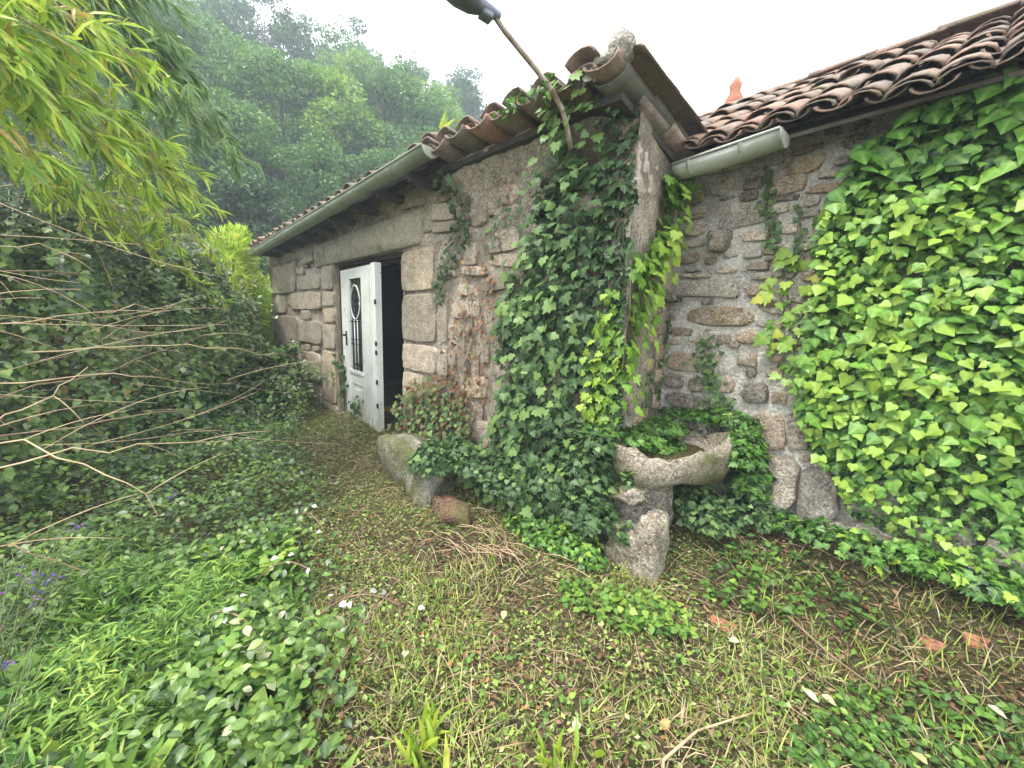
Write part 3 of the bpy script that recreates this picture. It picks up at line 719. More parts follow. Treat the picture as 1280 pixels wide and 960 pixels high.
# ================================================================== HOUSE C (right wing)
HC = thing('stone_outbuilding', (0, 3.2, .2), 'right-hand rubble stone wing under a rippled clay tile roof, half covered in ivy', 'house')
wallC = wall_sheet('front_wall', 'C', -1.52, 2.2, -.2, 2.72, .035, .55, MT['mortarC'], HC, (), .024)
Cst = [(-1.22, 2.57, 0.28, 0.06, 'g'), (-0.93, 2.54, 0.17, 0.08, 'g'), (-0.74, 2.47, 0.18, 0.1, 'o'), (-1.19, 2.45, 0.15, 0.12, 'g'), (-1.0, 2.42, 0.11, 0.07, 'd'), (-0.81, 2.37, 0.18, 0.11, 'p'), (-1.02, 2.35, 0.11, 0.06, 'd'), (-1.38, 2.43, 0.14, 0.12, 'g'), (-1.17, 2.29, 0.1, 0.07, 'g'), (-1.04, 2.21, 0.31, 0.11, 'g'), (-1.33, 2.32, 0.13, 0.06, 'g'), (-1.34, 2.2, 0.19, 0.1, 'g'), (-0.83, 2.24, 0.1, 0.06, 'g'), (-1.37, 1.99, 0.14, 0.07, 'p'), (-1.21, 1.96, 0.09, 0.05, 'p'), (-0.95, 1.98, 0.11, 0.05, 'g'), (-1.1, 1.89, 0.15, 0.05, 'g'), (-0.91, 1.9, 0.12, 0.05, 'p'), (-1.23, 1.77, 0.46, 0.12, 'g'), (-0.91, 1.75, 0.08, 0.07, 'p'), (-1.12, 1.58, 0.45, 0.13, 'o'), (-1.38, 1.46, 0.21, 0.06, 'p'), (-0.91, 1.44, 0.14, 0.08, 'o'), (-1.06, 1.42, 0.09, 0.07, 'd'), (-1.41, 1.38, 0.09, 0.05, 'p'), (-1.31, 1.24, 0.27, 0.14, 'p'), (-1.11, 1.27, 0.10, 0.10, 'g'), (-0.9, 1.29, 0.12, 0.08, 'p'), (-0.73, 1.24, 0.09, 0.08, 'p'), (-0.67, 2.25, 0.08, 0.06, 'g'), (-0.67, 2.18, 0.09, 0.04, 'g'), (-1.35, 2.09, 0.16, 0.05, 'g'), (-0.76, 2.11, 0.08, 0.06, 'g'), (-0.67, 1.99, 0.12, 0.04, 'g'), (-0.95, 2.09, 0.16, 0.06, 'g'), (-1.39, 1.08, 0.17, 0.11, 'd'), (-1.21, 1.08, 0.13, 0.11, 'd'), (-1.27, 0.94, 0.33, 0.12, 'd'), (-0.83, 1.08, 0.15, 0.15, 'd'), (-1.02, 1.10, 0.13, 0.11, 'p'), (-0.99, 1.39, .07, .05, 'p'), (-0.72, 0.83, 0.19, 0.25, 'p'), (-0.56, 0.88, 0.12, 0.22, 'g'), (-0.64, 0.50, 0.24, 0.38, 'w'), (-0.41, 0.50, 0.19, 0.36, 'w'), (-1.0, .75, .2, .16, 'd'), (-1.25, .72, .22, .16, 'd'), (-.95, .5, .26, .24, 'd'), (-1.28, .42, .3, .25, 'd')]
tC = []
for s, z, w_, h_, k in Cst:
    stone('C', s, z, w_*1.06, h_*1.08, k, wallC, .027 if k != 'w' else .085, random.uniform(-.06, .06), RUB[5] if False else None); tC.append((s, z, w_, h_))
stone('C', -1.15, 2.08, .13, .15, 'd', wallC, .13, .1, RUB[2], 'projecting_stone'); tC.append((-1.15, 2.08, .15, .17))
for s, z, w_, h_ in [(-.13, .36, .28, .16), (.08, .30, .18, .14), (.28, .34, .2, .13), (.44, .30, .17, .15), (.33, .5, .22, .13), (-.3, .33, .15, .12), (-.17, .6, .26, .22), (.1, .5, .25, .18)]:
    stone('C', s, z, w_, h_, 'w', wallC, .09, random.uniform(-.1, .1)); tC.append((s, z, w_, h_))
fill_rubble('C', -1.48, 1.0, .3, 2.66, tC, wallC, ['g', 'g', 'p', 'd', 'o'], 5000, (.06, .30), (.03, .12), (.014, .028), maxn=225, gap=.003)
cb = MB()
V = [(-1.6, 3.44, -.2), (2.2, 3.44, -.2), (2.2, 6.2, -.2), (-3.2, 6.2, -.2), (-3.2, 3.7, -.2)]
cb.add([Vector(p) for p in V]+[Vector((p[0], p[1], 2.7)) for p in V], [(0, 1, 6, 5), (1, 2, 7, 6), (2, 3, 8, 7), (3, 4, 9, 8), (4, 0, 5, 9), (5, 6, 7, 8, 9)])
link('back_wall', cb.mesh('back_wall', MT['mortarA'], False), HC, None, False)
upC = Vector((0, 1, .555)).normalized(); eC = Vector((-2.15, 2.56, 2.585))
roofC = slab('roof', [eC+Vector((0, .10, -.02)), Vector((1.9, 2.66, 2.565)), Vector((1.9, 2.66, 2.565))+upC*2.2, eC+Vector((0, .10, -.02))+upC*2.2], .02, MT['board2'], HC)
sag = lambda p: -.03*math.sin((p.x+1)*2.2)+.02*math.sin(p.x*7)
tile_field(roofC, eC, Vector((1, 0, 0)), 20, .168, upC, 7, .30, .012, .88, sag)
# double thickness of the eave course
for i in range(5, 20):
    p = eC+Vector((.168*i, -.02, .012)); p.z += sag(p)
    tile_at(random.choice(CAPS), p, upC-Vector((0, 0, .1)), roofC, 'roof_tile', .86, random.uniform(-.03, .03), 0)
# back slope + ridge
rd = eC+upC*2.2; rear = Vector((0, 1, -.5)).normalized()
slab('rear_roof', [(-2.75, rd.y, rd.z), (1.9, rd.y, rd.z), Vector((1.9, rd.y, rd.z))+rear*2.1, Vector((-2.75, rd.y, rd.z))+rear*2.1], .05, MT['terracotta'], HC)
RG = tile_mesh(31, True, .44, .13, .115, .016, 9)
for i in range(12):
    p = Vector((-2.7+.38*i, rd.y, rd.z+.015+random.uniform(-.012, .012))); tile_at(RG, p, (1, 0, .012), HC, 'ridge_tile', 1., random.uniform(-.04, .04), random.uniform(-.06, .06))
gutter(HC, (-1.35, 2.56, 2.515), (-.765, 2.56, 2.545), .075, MT['gutterC'], 2)
# terracotta finial on ridge
t = MB(); t.tube([(-1.83, rd.y, rd.z+.02), (-1.83, rd.y, rd.z+.13), (-1.83, rd.y, rd.z+.2), (-1.83, rd.y, rd.z+.26), (-1.825, rd.y, rd.z+.33)], [.1, .085, .05, .06, .02], 9)
link('ridge_finial', t.mesh('ridge_finial', MT['terracotta']), HC)

# ================================================================== street lamp on wall
t = thing('street_lamp', wA(.42, 2.5, 0), 'rusty curved lamp arm rising from the ivy above the eave with a grey lamp head', 'street lamp')
pth = [(-1.80, 2.0, 2.605), (-1.69, 1.89, 2.53), (-1.635, 1.83, 2.51), (-1.63, 1.79, 2.59), (-1.64, 1.75, 2.68), (-1.675, 1.69, 2.77), (-1.715, 1.61, 2.85), (-1.75, 1.51, 2.925), (-1.77, 1.42, 2.98), (-1.775, 1.34, 3.03)]
mb = MB(); mb.tube(pth, .0145, 9); link('arm', mb.mesh('arm', MT['rust']), t)
hd = Vector((-1.775, 1.34, 3.03)); ldir = Vector((-.10, -.85, .06)).normalized(); lx = ldir.cross(UPV).normalized(); lz = lx.cross(ldir)
V = []; Fc = []; prof = [(-.06, .025, .025, 0), (0, .032, .03, 0), (.05, .036, .034, 0), (.09, .05, .045, -.005), (.14, .08, .05, -.01), (.22, .09, .05, -.012), (.30, .08, .045, -.008), (.36, .04, .02, 0)]
n = 12
for (yy, rx, rz, dz) in prof:
    for i in range(n):
        a = 2*math.pi*i/n; yy_ = yy*.8; rx_ = rx*.8; V.append(hd+ldir*yy_+lx*math.cos(a)*rx_+lz*.8*(math.sin(a)*rz*(1.0 if math.sin(a) > 0 else 1.25)+dz))
for j in range(len(prof)-1):
    for i in range(n): Fc.append((j*n+i, j*n+(i+1) % n, (j+1)*n+(i+1) % n, (j+1)*n+i))
Fc += [tuple(range(n))[::-1], tuple(range((len(prof)-1)*n, len(prof)*n))]
link('lamp_head', mesh('lamp_head', V, Fc, MT['lampgrey'], True), t)
mb = MB(); mb.box(Matrix.Translation(hd+ldir*.03-lz*.035)@Matrix((lx, ldir, lz)).transposed().to_4x4(), .05, .06, .03); link('clamp', mb.mesh('clamp', MT['lampgrey'], False), t)

# ================================================================== stone trough
T = thing('stone_trough', (-1.12, 2.35, 0), 'mossy granite trough jutting from the wall corner on a rough pedestal', 'trough')
def bowl():
    # outline of rim in plan, around centre
    out = [(-1.44, 2.22), (-1.40, 2.10), (-1.30, 2.04), (-1.18, 2.05), (-1.07, 2.12), (-.98, 2.24), (-.91, 2.38), (-.83, 2.58), (-.85, 2.72), (-.94, 2.82), (-1.10, 2.86), (-1.28, 2.86), (-1.42, 2.80), (-1.46, 2.6), (-1.46, 2.4)]
    rimz = [.74, .75, .75, .735, .70, .69, .72, .775, .80, .78, .74, .74, .74, .74, .74]
    n = len(out); cx, cy = -1.17, 2.46
    # refine
    P2 = []; Z2 = []
    for i in range(n):
        a, b = out[i], out[(i+1) % n]
        for k in range(3):
            q = k/3; P2.append((a[0]+(b[0]-a[0])*q, a[1]+(b[1]-a[1])*q)); Z2.append(rimz[i]+(rimz[(i+1) % n]-rimz[i])*q)
    N = len(P2); V = []; Fc = []
    rings = [(.50, 'b', .47), (.80, 'b', .49), (.93, 'b', .53), (1.0, 'r', -.15), (1.02, 'r', -.06), (1.0, 'r', -.015), (.96, 'r', .004), (.86, 'r', .0), (.80, 'r', -.03), (.76, 'r', -.08), (.3, 'b', .64)]
    for kf, (sc, md, dz) in enumerate(rings):
        for i, ((x, y), z) in enumerate(zip(P2, Z2)):
            zz = dz if md == 'b' else z+dz
            if md == 'b' and kf < 3: zz += (.06 if x > -1.0 else 0)*(1-.4*kf)
            j = noise.noise(Vector((x*6, y*6, kf*.5)))*.09+noise.noise(Vector((x*17, y*17, kf*1.4)))*.055
            V.append((cx+(x-cx)*(sc+j), cy+(y-cy)*(sc+j), zz+j*.5+.025*noise.noise(Vector((x*11, y*11, 9+kf*.3)))))
    for j in range(len(rings)-1):
        for i in range(N): Fc.append((j*N+i, j*N+(i+1) % N, (j+1)*N+(i+1) % N, (j+1)*N+i))
    Fc.append(tuple(range(N))[::-1]); Fc.append(tuple(range((len(rings)-1)*N, len(rings)*N)))
    return V, Fc
V, Fc = bowl(); basin = link('basin', mesh('basin', V, Fc, MT['trough'], True), T)
mossm = stonemat('moss_bed', (.025, .025, .01), (.06, .055, .014), (.10, .10, .02), lichen=0, randv=False, bump=1.)
mb = MB(); mb.add(*blob(-1.17, 2.47, .665, .25, .29, .03, 2, 18, 8)); link('moss_bed', mb.mesh('moss_bed', mossm), basin)
def rock(name, c, r, seed, mat, parent=None, n=18, m_=12, amp=.16, power=None):
    V, Fc = blob(0, 0, 0, 1, 1, 1, seed, n, m_, amp, 1.6)
    V2 = []
    for v in V:
        v = Vector(v)
        if power:
            q = (abs(v.x)**power+abs(v.y)**power+abs(v.z)**power)**(1/power); L_ = v.length; v = v*(L_/max(q, 1e-6))*.85
        v = Vector((v.x*r[0], v.y*r[1], v.z*r[2])); v += v.normalized()*noise.noise(v*14+Vector((seed, 1, 2)))*.02
        V2.append(v+Vector(c))
    return link(name, mesh(name, V2, Fc, mat, True), parent)
rock('pedestal', (-1.04, 2.10, .12), (.085, .12, .28), 4, MT['trough'], T, 26, 18, .12, power=6)
rock('pedestal', (-1.20, 2.08, .08), (.13, .11, .20), 14, MT['trough'], T, 26, 18, .14, power=5)
rock('support_stone', (-1.22, 2.10, .45), (.12, .09, .06), 8, MT['trough'], T, 26, 18, .22, power=4)
rock('support_stone', (-1.22, 2.30, .28), (.2, .2, .34), 12, MT['d'], T, power=4)
# rocks by the wall
o = rock('mossy_boulder', (-3.08, 1.58, .12), (.50, .25, .31), 21, MT['mossy'], power=7, n=26, m_=18); tag(o, 'mossy grey boulder beside the doorway, half under ivy', 'boulder')
o = rock('brown_rock', (-2.35, 1.50, .03), (.24, .12, .10), 33, MT['brownrock'], power=3); tag(o, 'brown rock lying in the litter below the ivy, front of the mossy boulder', 'rock')

# ================================================================== ivy
def wallivy(name, fr, poly, step, size, mat, label, group=None, nobj=300, dist=(.02, .12), upw=.55, spread=.6, rfun=None, tpl='ivy', layers=1, cat='ivy', sfun=None, stems=5, density=1.0, hang=.5):
    f, dx, dn = FR[fr]; P = []
    for L_ in range(layers):
        s, z = sample_poly(poly, step); P.append(np.stack([s, z, rng.uniform(*dist, len(s))*(L_+1)/layers], -1))
    P = np.concatenate(P)
    if density < 1: P = P[rng.random(len(P)) < density+.9*(vn(P[:, 0], P[:, 1], .16, 41)-.0)*(1-density)*2]
    s, z, o = P.T; k = len(P)
    # ragged edge through noise
    dxn = np.array(dx); dnn = np.array(dn); f0 = np.array(f(0, 0, 0))
    o = o+.05*(vn(s, z, .25, 3)+.5)
    if fr == 'A': o = o*(.15+.85*smooth(s/.35))+.17*smooth((z-2.38)/.36)*smooth(s/.25)
    W = f0+s[:, None]*dxn+z[:, None]*np.array([0, 0, 1.])+o[:, None]*dnn
    nn = dnn*1.0+np.array([0, 0, upw])+rng.normal(0, .42, (k, 3))
    tt = -np.array([0, 0, 1.])*1.0+dnn*hang+dxn*rng.uniform(-spread, spread, k)[:, None]*1.9+rng.normal(0, .3, (k, 3))
    S = rng.uniform(*size, k)*(.75+.5*rng.random(k))
    if sfun is not None: S = S*sfun(s, z)
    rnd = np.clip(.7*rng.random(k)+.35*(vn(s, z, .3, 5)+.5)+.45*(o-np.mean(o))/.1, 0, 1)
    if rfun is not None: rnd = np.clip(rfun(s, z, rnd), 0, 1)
    c = np.mean(poly, 0); base = f(float(c[0]), float(min(p[1] for p in poly)), .05)
    T_ = thing(name, base, label, cat, group)
    sc_ = S*(.5+o*8)/np.linalg.norm(W-CAM, axis=1); tl = tpl if isinstance(tpl, tuple) else (tpl,); g_ = rng.integers(0, len(tl), k)
    for e_, tp_ in enumerate(tl):
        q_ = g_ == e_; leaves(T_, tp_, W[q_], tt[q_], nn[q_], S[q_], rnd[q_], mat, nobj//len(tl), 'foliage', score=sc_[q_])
    if stems:
        pz_ = np.array(poly); lo = pz_[:, 1].min(); hi = pz_[:, 1].max()
        for q in range(stems):
            pts = []; s_ = rng.uniform(pz_[:, 0].min(), pz_[:, 0].max()); st = rng.uniform(lo, lo+(hi-lo)*.3); en = rng.uniform(lo+(hi-lo)*.5, hi)
            for zz in np.linspace(st, en, 14):
                s_ += rng.normal(0, .025)
                if inpoly(np.array([s_]), np.array([zz]), poly)[0]: pts.append(f(s_, zz, .022+.01*rng.random()))
            if len(pts) > 3:
                mb = MB(); mb.tube(pts, list(np.linspace(.009, .004, len(pts))), 5); link('stem', mb.mesh('stem', MT['vine']), T_)
    return T_
ivyC = [(-0.52, 2.36), (-0.55, 2.18), (-0.61, 2.02), (-0.56, 1.88), (-0.6, 1.47), (-0.57, 1.08), (-0.46, 0.81), (-0.32, 0.65), (-0.26, 0.48), (-0.07, 0.32), (0.12, 0.42), (0.19, 0.32), (0.45, 0.34), (1.3, .3), (1.3, 2.68), (-.05, 2.62), (-0.3, 2.55), (-0.45, 2.47)]
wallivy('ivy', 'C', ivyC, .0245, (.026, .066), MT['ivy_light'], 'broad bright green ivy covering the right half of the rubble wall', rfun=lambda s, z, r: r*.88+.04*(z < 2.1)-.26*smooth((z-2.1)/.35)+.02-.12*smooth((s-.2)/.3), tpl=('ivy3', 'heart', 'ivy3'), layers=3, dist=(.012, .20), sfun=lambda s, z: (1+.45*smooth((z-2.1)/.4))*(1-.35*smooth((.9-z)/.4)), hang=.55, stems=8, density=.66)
wallivy('ivy', 'C', [(-0.79, 1.99), (-0.86, 1.83), (-0.86, 1.71), (-0.78, 1.56), (-0.8, 1.41), (-0.74, 1.26), (-0.64, 1.15), (-0.55, 1.0), (-.50, .95), (-0.57, 1.37), (-0.60, 1.66), (-0.58, 1.9), (-.55, 2.1), (-.62, 2.25), (-.66, 2.0)], .055, (.06, .085), MT['ivy_yellow'], 'yellow-green ivy tongue on pale mortar left of the large ivy', nobj=110, dist=(.01, .06), density=.85, stems=4)
def strand(name, fr, pts, wd, size, mat, label, n, r=.5, parentless=True, nobj=40, cat='ivy', dist=(.01, .04)):
    f, dx, dn = FR[fr]; pts = [np.array(p) for p in pts]
    T_ = thing(name, f(pts[-1][0], pts[-1][1], .02), label, cat)
    seg = [pts[i]+(pts[i+1]-pts[i])*k/4+rng.normal(0, .008, 2) for i in range(len(pts)-1) for k in range(4)]+[pts[-1]]
    mb = MB(); mb.tube([f(p[0], p[1], .025) for p in seg], .005, 5); link('stem', mb.mesh('stem', MT['vine']), T_)
    tt_ = rng.random(n)*(len(seg)-1); i = tt_.astype(int); q = (tt_-i)[:, None]
    S2 = np.array(seg); b = S2[i]*(1-q)+S2[np.minimum(i+1, len(seg)-1)]*q
    b = b+np.stack([rng.normal(0, wd, n), rng.normal(0, wd*.5, n)], -1)
    dnn = np.array(dn); W = np.array(f(0, 0, 0))+b[:, :1]*np.array(dx)+b[:, 1:]*np.array([0, 0, 1.])+rng.uniform(*dist, n)[:, None]*dnn
    leaves(T_, 'ivy', W, np.array([0, 0, -1.])+dnn*.4+rng.normal(0, .4, (n, 3)), dnn+np.array([0, 0, .4])+rng.normal(0, .35, (n, 3)), rng.uniform(*size, n), np.clip(rng.normal(r, .25, n), 0, 1), mat, nobj)
    return T_
strand('ivy_strand', 'C', [(-0.94, 2.5), (-0.9, 2.3), (-0.86, 2.15), (-0.82, 1.97)], .022, (.03, .045), MT['ivy_dark'], 'thin dark ivy strand dropping down the middle of the rubble wall from the gutter', 90, .8)
strand('ivy_strand', 'C', [(-0.74, 2.25), (-0.70, 2.05), (-0.70, 1.9)], .014, (.02, .035), MT['ivy_dark'], 'short sparse ivy strand just above the yellow-green ivy tongue', 36, .8)
strand('ivy_strand', 'C', [(-1.20, 1.42), (-1.13, 1.18), (-1.05, 0.95), (-0.97, 0.8)], .05, (.028, .045), MT['ivy_dark'], 'small-leaved dark ivy spreading up the wall just above the trough', 230, .75, nobj=80)
strand('ivy_strand', 'B', [(.78, 1.6), (.72, 1.3), (.68, 1.0), (.66, .8)], .02, (.03, .045), MT['ivy_light'], 'narrow ivy strand climbing the inner corner behind the trough', 90, .3, nobj=40)
strand('ivy_strand', 'B', [(.45, 1.15), (.42, .95), (.4, .76)], .04, (.028, .045), MT['ivy_dark'], 'small dark ivy patch on flaking plaster behind the trough', 90, .7, nobj=40)
ivyA = [(0.24, 2.85), (.0, 2.75), (0.02, 2.42), (-0.0, 2.22), (-.01, 1.85), (-0.0, 1.52), (-0.02, 1.23), (-0.02, 0.93), (-.03, 0.7), (0.0, 0.05), (0.78, 0.0), (1.25, 0.0), (1.3, 0.31), (1.08, 0.56), (.92, 1.0), (1.0, 1.37), (0.88, 1.86), (0.70, 2.18), (0.68, 2.48), (0.46, 2.6), (0.52, 2.85)]
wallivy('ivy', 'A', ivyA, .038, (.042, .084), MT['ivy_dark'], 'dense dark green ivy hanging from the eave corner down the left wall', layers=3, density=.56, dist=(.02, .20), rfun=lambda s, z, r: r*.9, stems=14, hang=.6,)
wallivy('ivy', 'A', [(1.58, 2.71), (1.38, 2.46), (1.40, 2.15), (1.62, 1.95), (1.80, 1.62), (1.98, 1.75), (1.80, 2.0), (1.62, 2.3), (1.76, 2.6)], .045, (.04, .06), MT['ivy_dark'], 'thin dark ivy trail descending right of the door lintel', nobj=60, dist=(.01, .05), rfun=lambda s, z, r: r*.6, stems=3)
wallivy('ivy', 'A', [(.78, 2.5), (1.15, 2.45), (1.25, 2.2), (1.15, 1.9), (1.0, 2.0), (.85, 2.2)], .06, (.035, .055), MT['ivy_dark'], 'sparse dark ivy sprigs on bare plaster left of the dense ivy', nobj=30, dist=(.01, .05), density=.5, stems=3)
wallivy('withered_ivy', 'A', [(1.3, 2.07), (1.05, 1.75), (1.10, 1.23), (1.2, .6), (1.58, 0.4), (1.9, .6), (1.75, 1.16), (1.58, 1.62), (1.5, 1.97)], .05, (.028, .045), MT['ivy_brown'], 'brown withered ivy leaves clinging to the wall between door and dark ivy', nobj=120, dist=(.01, .07), density=.75, stems=8, cat='dead ivy')
wallivy('ivy_shrub', 'A', [(1.15, .0), (1.3, .8), (1.6, 1.0), (2.0, .95), (2.3, .8), (2.45, .45), (2.4, .0)], .05, (.035, .055), MT['ivy_brown'], 'low tangle of green and reddish ivy at the wall foot right of the doorway', nobj=120, dist=(.03, .22), rfun=lambda s, z, r: np.where(r > .5, 1, r), layers=2, stems=8)
wallivy('ivy_shrub', 'A', [(1.2, .05), (1.25, .7), (1.6, .85), (2.1, .75), (2.4, .5), (2.4, .05)], .06, (.035, .055), MT['ivy_dark'], 'small green ivy around the foot of the doorpost behind the boulder', nobj=120, dist=(.05, .26), layers=2, stems=0)
ivyB = [(0.35, 2.46), (0.65, 2.55), (0.78, 2.45), (0.5, 2.27), (0.55, 2.09), (0.28, 1.78), (0.12, 1.53), (0.06, 1.34), (0.02, 1.06), (-0.05, .95), (-0.05, 1.31), (-.02, 1.61), (-0.02, 1.88), (0.12, 1.98), (.38, 2.2)]
wallivy('ivy', 'B', ivyB, .055, (.06, .09), MT['ivy_yellow'], 'lime green ivy down the narrow plastered wall corner under the short gutter', nobj=200, layers=3, dist=(.01, .20), rfun=lambda s, z, r: r*.75, stems=5)
wallivy('ivy', 'A', [(-.03, 1.0), (.02, 1.7), (.08, 1.75), (.16, 1.4), (.2, 1.0), (.12, .85), (.0, .8)], .045, (.05, .075), MT['ivy_yellow'], 'lime green ivy fringe at the wall corner beside the dark ivy, lower half', nobj=60, dist=(.2, .32), rfun=lambda s, z, r: r*.8, stems=0, layers=2)
# ivy mound around the trough foot, on the ground and over the boulder
def mound(name, cs, n, size, mat, label, tpl='ivy', nobj=150, cat='ivy', r=.5, rs=.25, lift=.0, group=None):
    """cs: list of (x,y,z,rx,ry,rz) ellipsoids whose outsides carry leaves"""
    T_ = thing(name, (cs[0][0], cs[0][1], float(gz(cs[0][0], cs[0][1]))), label, cat, group)
    wts = np.array([c[3]*c[5]+c[4]*c[5]+c[3]*c[4] for c in cs]); pick = rng.choice(len(cs), n, p=wts/wts.sum()); C_ = np.array(cs)[pick]
    d = nrm(rng.normal(0, 1, (n, 3))); d[:, 2] = np.abs(d[:, 2])*.9+.0
    rad = 1-.35*rng.random(n)**2
    P = C_[:, :3]+d*C_[:, 3:]*rad[:, None]*(1+.25*vn(C_[:, 0]*3+d[:, 0]*2, d[:, 1]*2+d[:, 2], .4, 2))[:, None]
    g = gz(P[:, 0], P[:, 1])+.01; P[:, 2] = np.maximum(P[:, 2], g)
    N_ = d+np.array([0, 0, .7])+rng.normal(0, .3, (n, 3)); tt = d*.6+np.array([0, 0, -.6])+rng.normal(0, .45, (n, 3))
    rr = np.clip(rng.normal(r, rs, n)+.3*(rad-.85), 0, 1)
    leaves(T_, tpl, P, tt, N_, rng.uniform(*size, n), rr, mat, nobj)
    return T_
mound('ivy_mound', [(-1.55, 2.02, .45, .22, .14, .42), (-1.85, 1.98, .3, .3, .16, .3), (-2.2, 1.88, .2, .35, .2, .3), (-1.45, 1.98, .2, .2, .14, .3), (-2.6, 1.72, .3, .3, .14, .25), (-2.65, 1.5, .3, .16, .18, .25), (-1.42, 2.0, .72, .12, .12, .12)], 3600, (.035, .06), MT['ivy_dark'], 'dark ivy bank spilling from the wall foot between boulder and trough', nobj=300, r=.5)
mound('ivy_mound', [(-1.48, 2.1, .80, .16, .14, .10), (-1.28, 2.25, .76, .16, .13, .06), (-1.2, 2.45, .70, .13, .2, .03), (-1.35, 2.2, .6, .12, .1, .2), (-1.3, 2.6, .78, .16, .22, .05)], 800, (.035, .065), MT['ivy_light'], 'fresh green ivy creeping over the left rim of the trough', nobj=160, r=.42)
mound('ivy_mound', [(-.80, 2.72, .66, .13, .15, .22), (-.95, 2.84, .86, .2, .08, .1), (-.75, 2.8, .45, .12, .14, .25), (-1.2, 2.84, .84, .25, .06, .06)], 1300, (.03, .055), MT['ivy_light'], 'green ivy hanging behind the right tip of the trough', nobj=200, r=.35)
mound('ivy_mound', [(-.95, 2.55, .25, .25, .2, .22), (-.7, 2.72, .3, .25, .14, .14), (-1.18, 2.02, .18, .06, .05, .12), (-1.22, 2.06, .5, .05, .03, .12)], 1100, (.03, .05), MT['ivy_dark'], 'shaded dark ivy growing beneath the trough', nobj=150, r=.55)
mound('ivy_mound', [(-1.5, 1.9, .05, .22, .16, .12), (-1.75, 1.8, .03, .3, .12, .09), (-1.35, 1.85, .03, .15, .1, .1)], 700, (.028, .045), MT['ivy_light'], 'small light green ivy at ground level left of the pedestal', nobj=100, r=.5)
mound('ivy_mound', [(-.25, 2.68, .33, .35, .1, .12), (.15, 2.7, .36, .3, .1, .12), (.5, 2.7, .36, .25, .1, .1)], 700, (.035, .055), MT['ivy_light'], 'low ivy creeping from the wall base onto soil at right', nobj=140, r=.45)
# sprigs on door and on roof edge
strand('ivy_strand', 'A', [(4.0, .3), (3.95, .7), (4.1, .95)], .07, (.05, .08), MT['ivy_dark'], 'ivy sprig creeping up the hinge side of the white door', 60, .5, dist=(.0, .06))
strand('ivy_strand', 'A', [(3.6, .2), (3.55, .35), (3.4, .5)], .08, (.04, .07), MT['ivy_dark'], 'ivy sprig across the foot of the white door', 60, .6, dist=(.02, .1))
def roofsprig(cs, n, size, mat, label, tpl='ivy', name='ivy_sprig', cat='ivy', r=.5):
    T_ = thing(name, cs[0][:3], label, cat); C_ = np.array(cs)[rng.integers(0, len(cs), n)]
    P = C_[:, :3]+rng.normal(0, 1, (n, 3))*C_[:, 3:]
    leaves(T_, tpl, P, rng.normal(0, .6, (n, 3))+np.array([0, -.2, -.1]), rng.normal(0, .5, (n, 3))+np.array([.3, -.5, .6]), rng.uniform(*size, n), np.clip(rng.normal(r, .25, n), 0, 1), mat, n)
roofsprig([(-2.0, 1.68, 2.80, .10, .03, .03), (-1.78, 1.70, 2.81, .08, .03, .04)], 46, (.03, .05), MT['ivy_light'], 'ivy sprig curling over the tile edge behind the lamp arm')
roofsprig([(-1.5, 1.80, 2.83, .03, .02, .02)], 5, (.04, .06), MT['pale_leaf'], 'few pale leaves caught under the corner tiles', 'oval', 'pale_leaves', 'leaves')
def fern(P0, n, L_, mat, label, name='fern', cat='fern'):
    T_ = thing(name, P0, label, cat)
    for k in range(n):
        a = rng.uniform(0, 6.28); d = np.array([math.cos(a)*.5, math.sin(a)*.5, 1.0]); d /= np.linalg.norm(d); l = L_*rng.uniform(.6, 1)
        q = np.linspace(.15, 1, 12); Pm = np.array(P0)+d*l*q[:, None]+np.array([math.cos(a), math.sin(a), 0])*(q[:, None]**2)*l*.3
        side = np.cross(d, [0, 0, 1.]); side /= np.linalg.norm(side)
        P = np.concatenate([Pm, Pm]); t_ = np.concatenate([np.tile(side, (12, 1)), np.tile(-side, (12, 1))])+np.array([0, 0, .5])
        leaves(T_, 'oval', P, t_, np.tile([.2, -1, .3], (24, 1)), np.concatenate([l*.3*(1.1-q)]*2), rng.uniform(.4, 1, 24), mat, 0, 'frond')
fern((-2.86, 1.72, 2.93), 5, .17, MT['bamboo'], 'yellow fern tuft growing on the tiles above the open end of the gutter')
fern((.02, 2.85, 2.95), 4, .12, MT['bamboo'], 'tiny yellow-green fern between tiles at the right of the roof')
for (x, y, z) in [(-.55, 2.7, 2.83), (-.9, 3.1, 3.02), (-.3, 2.9, 2.95)]:
    pass

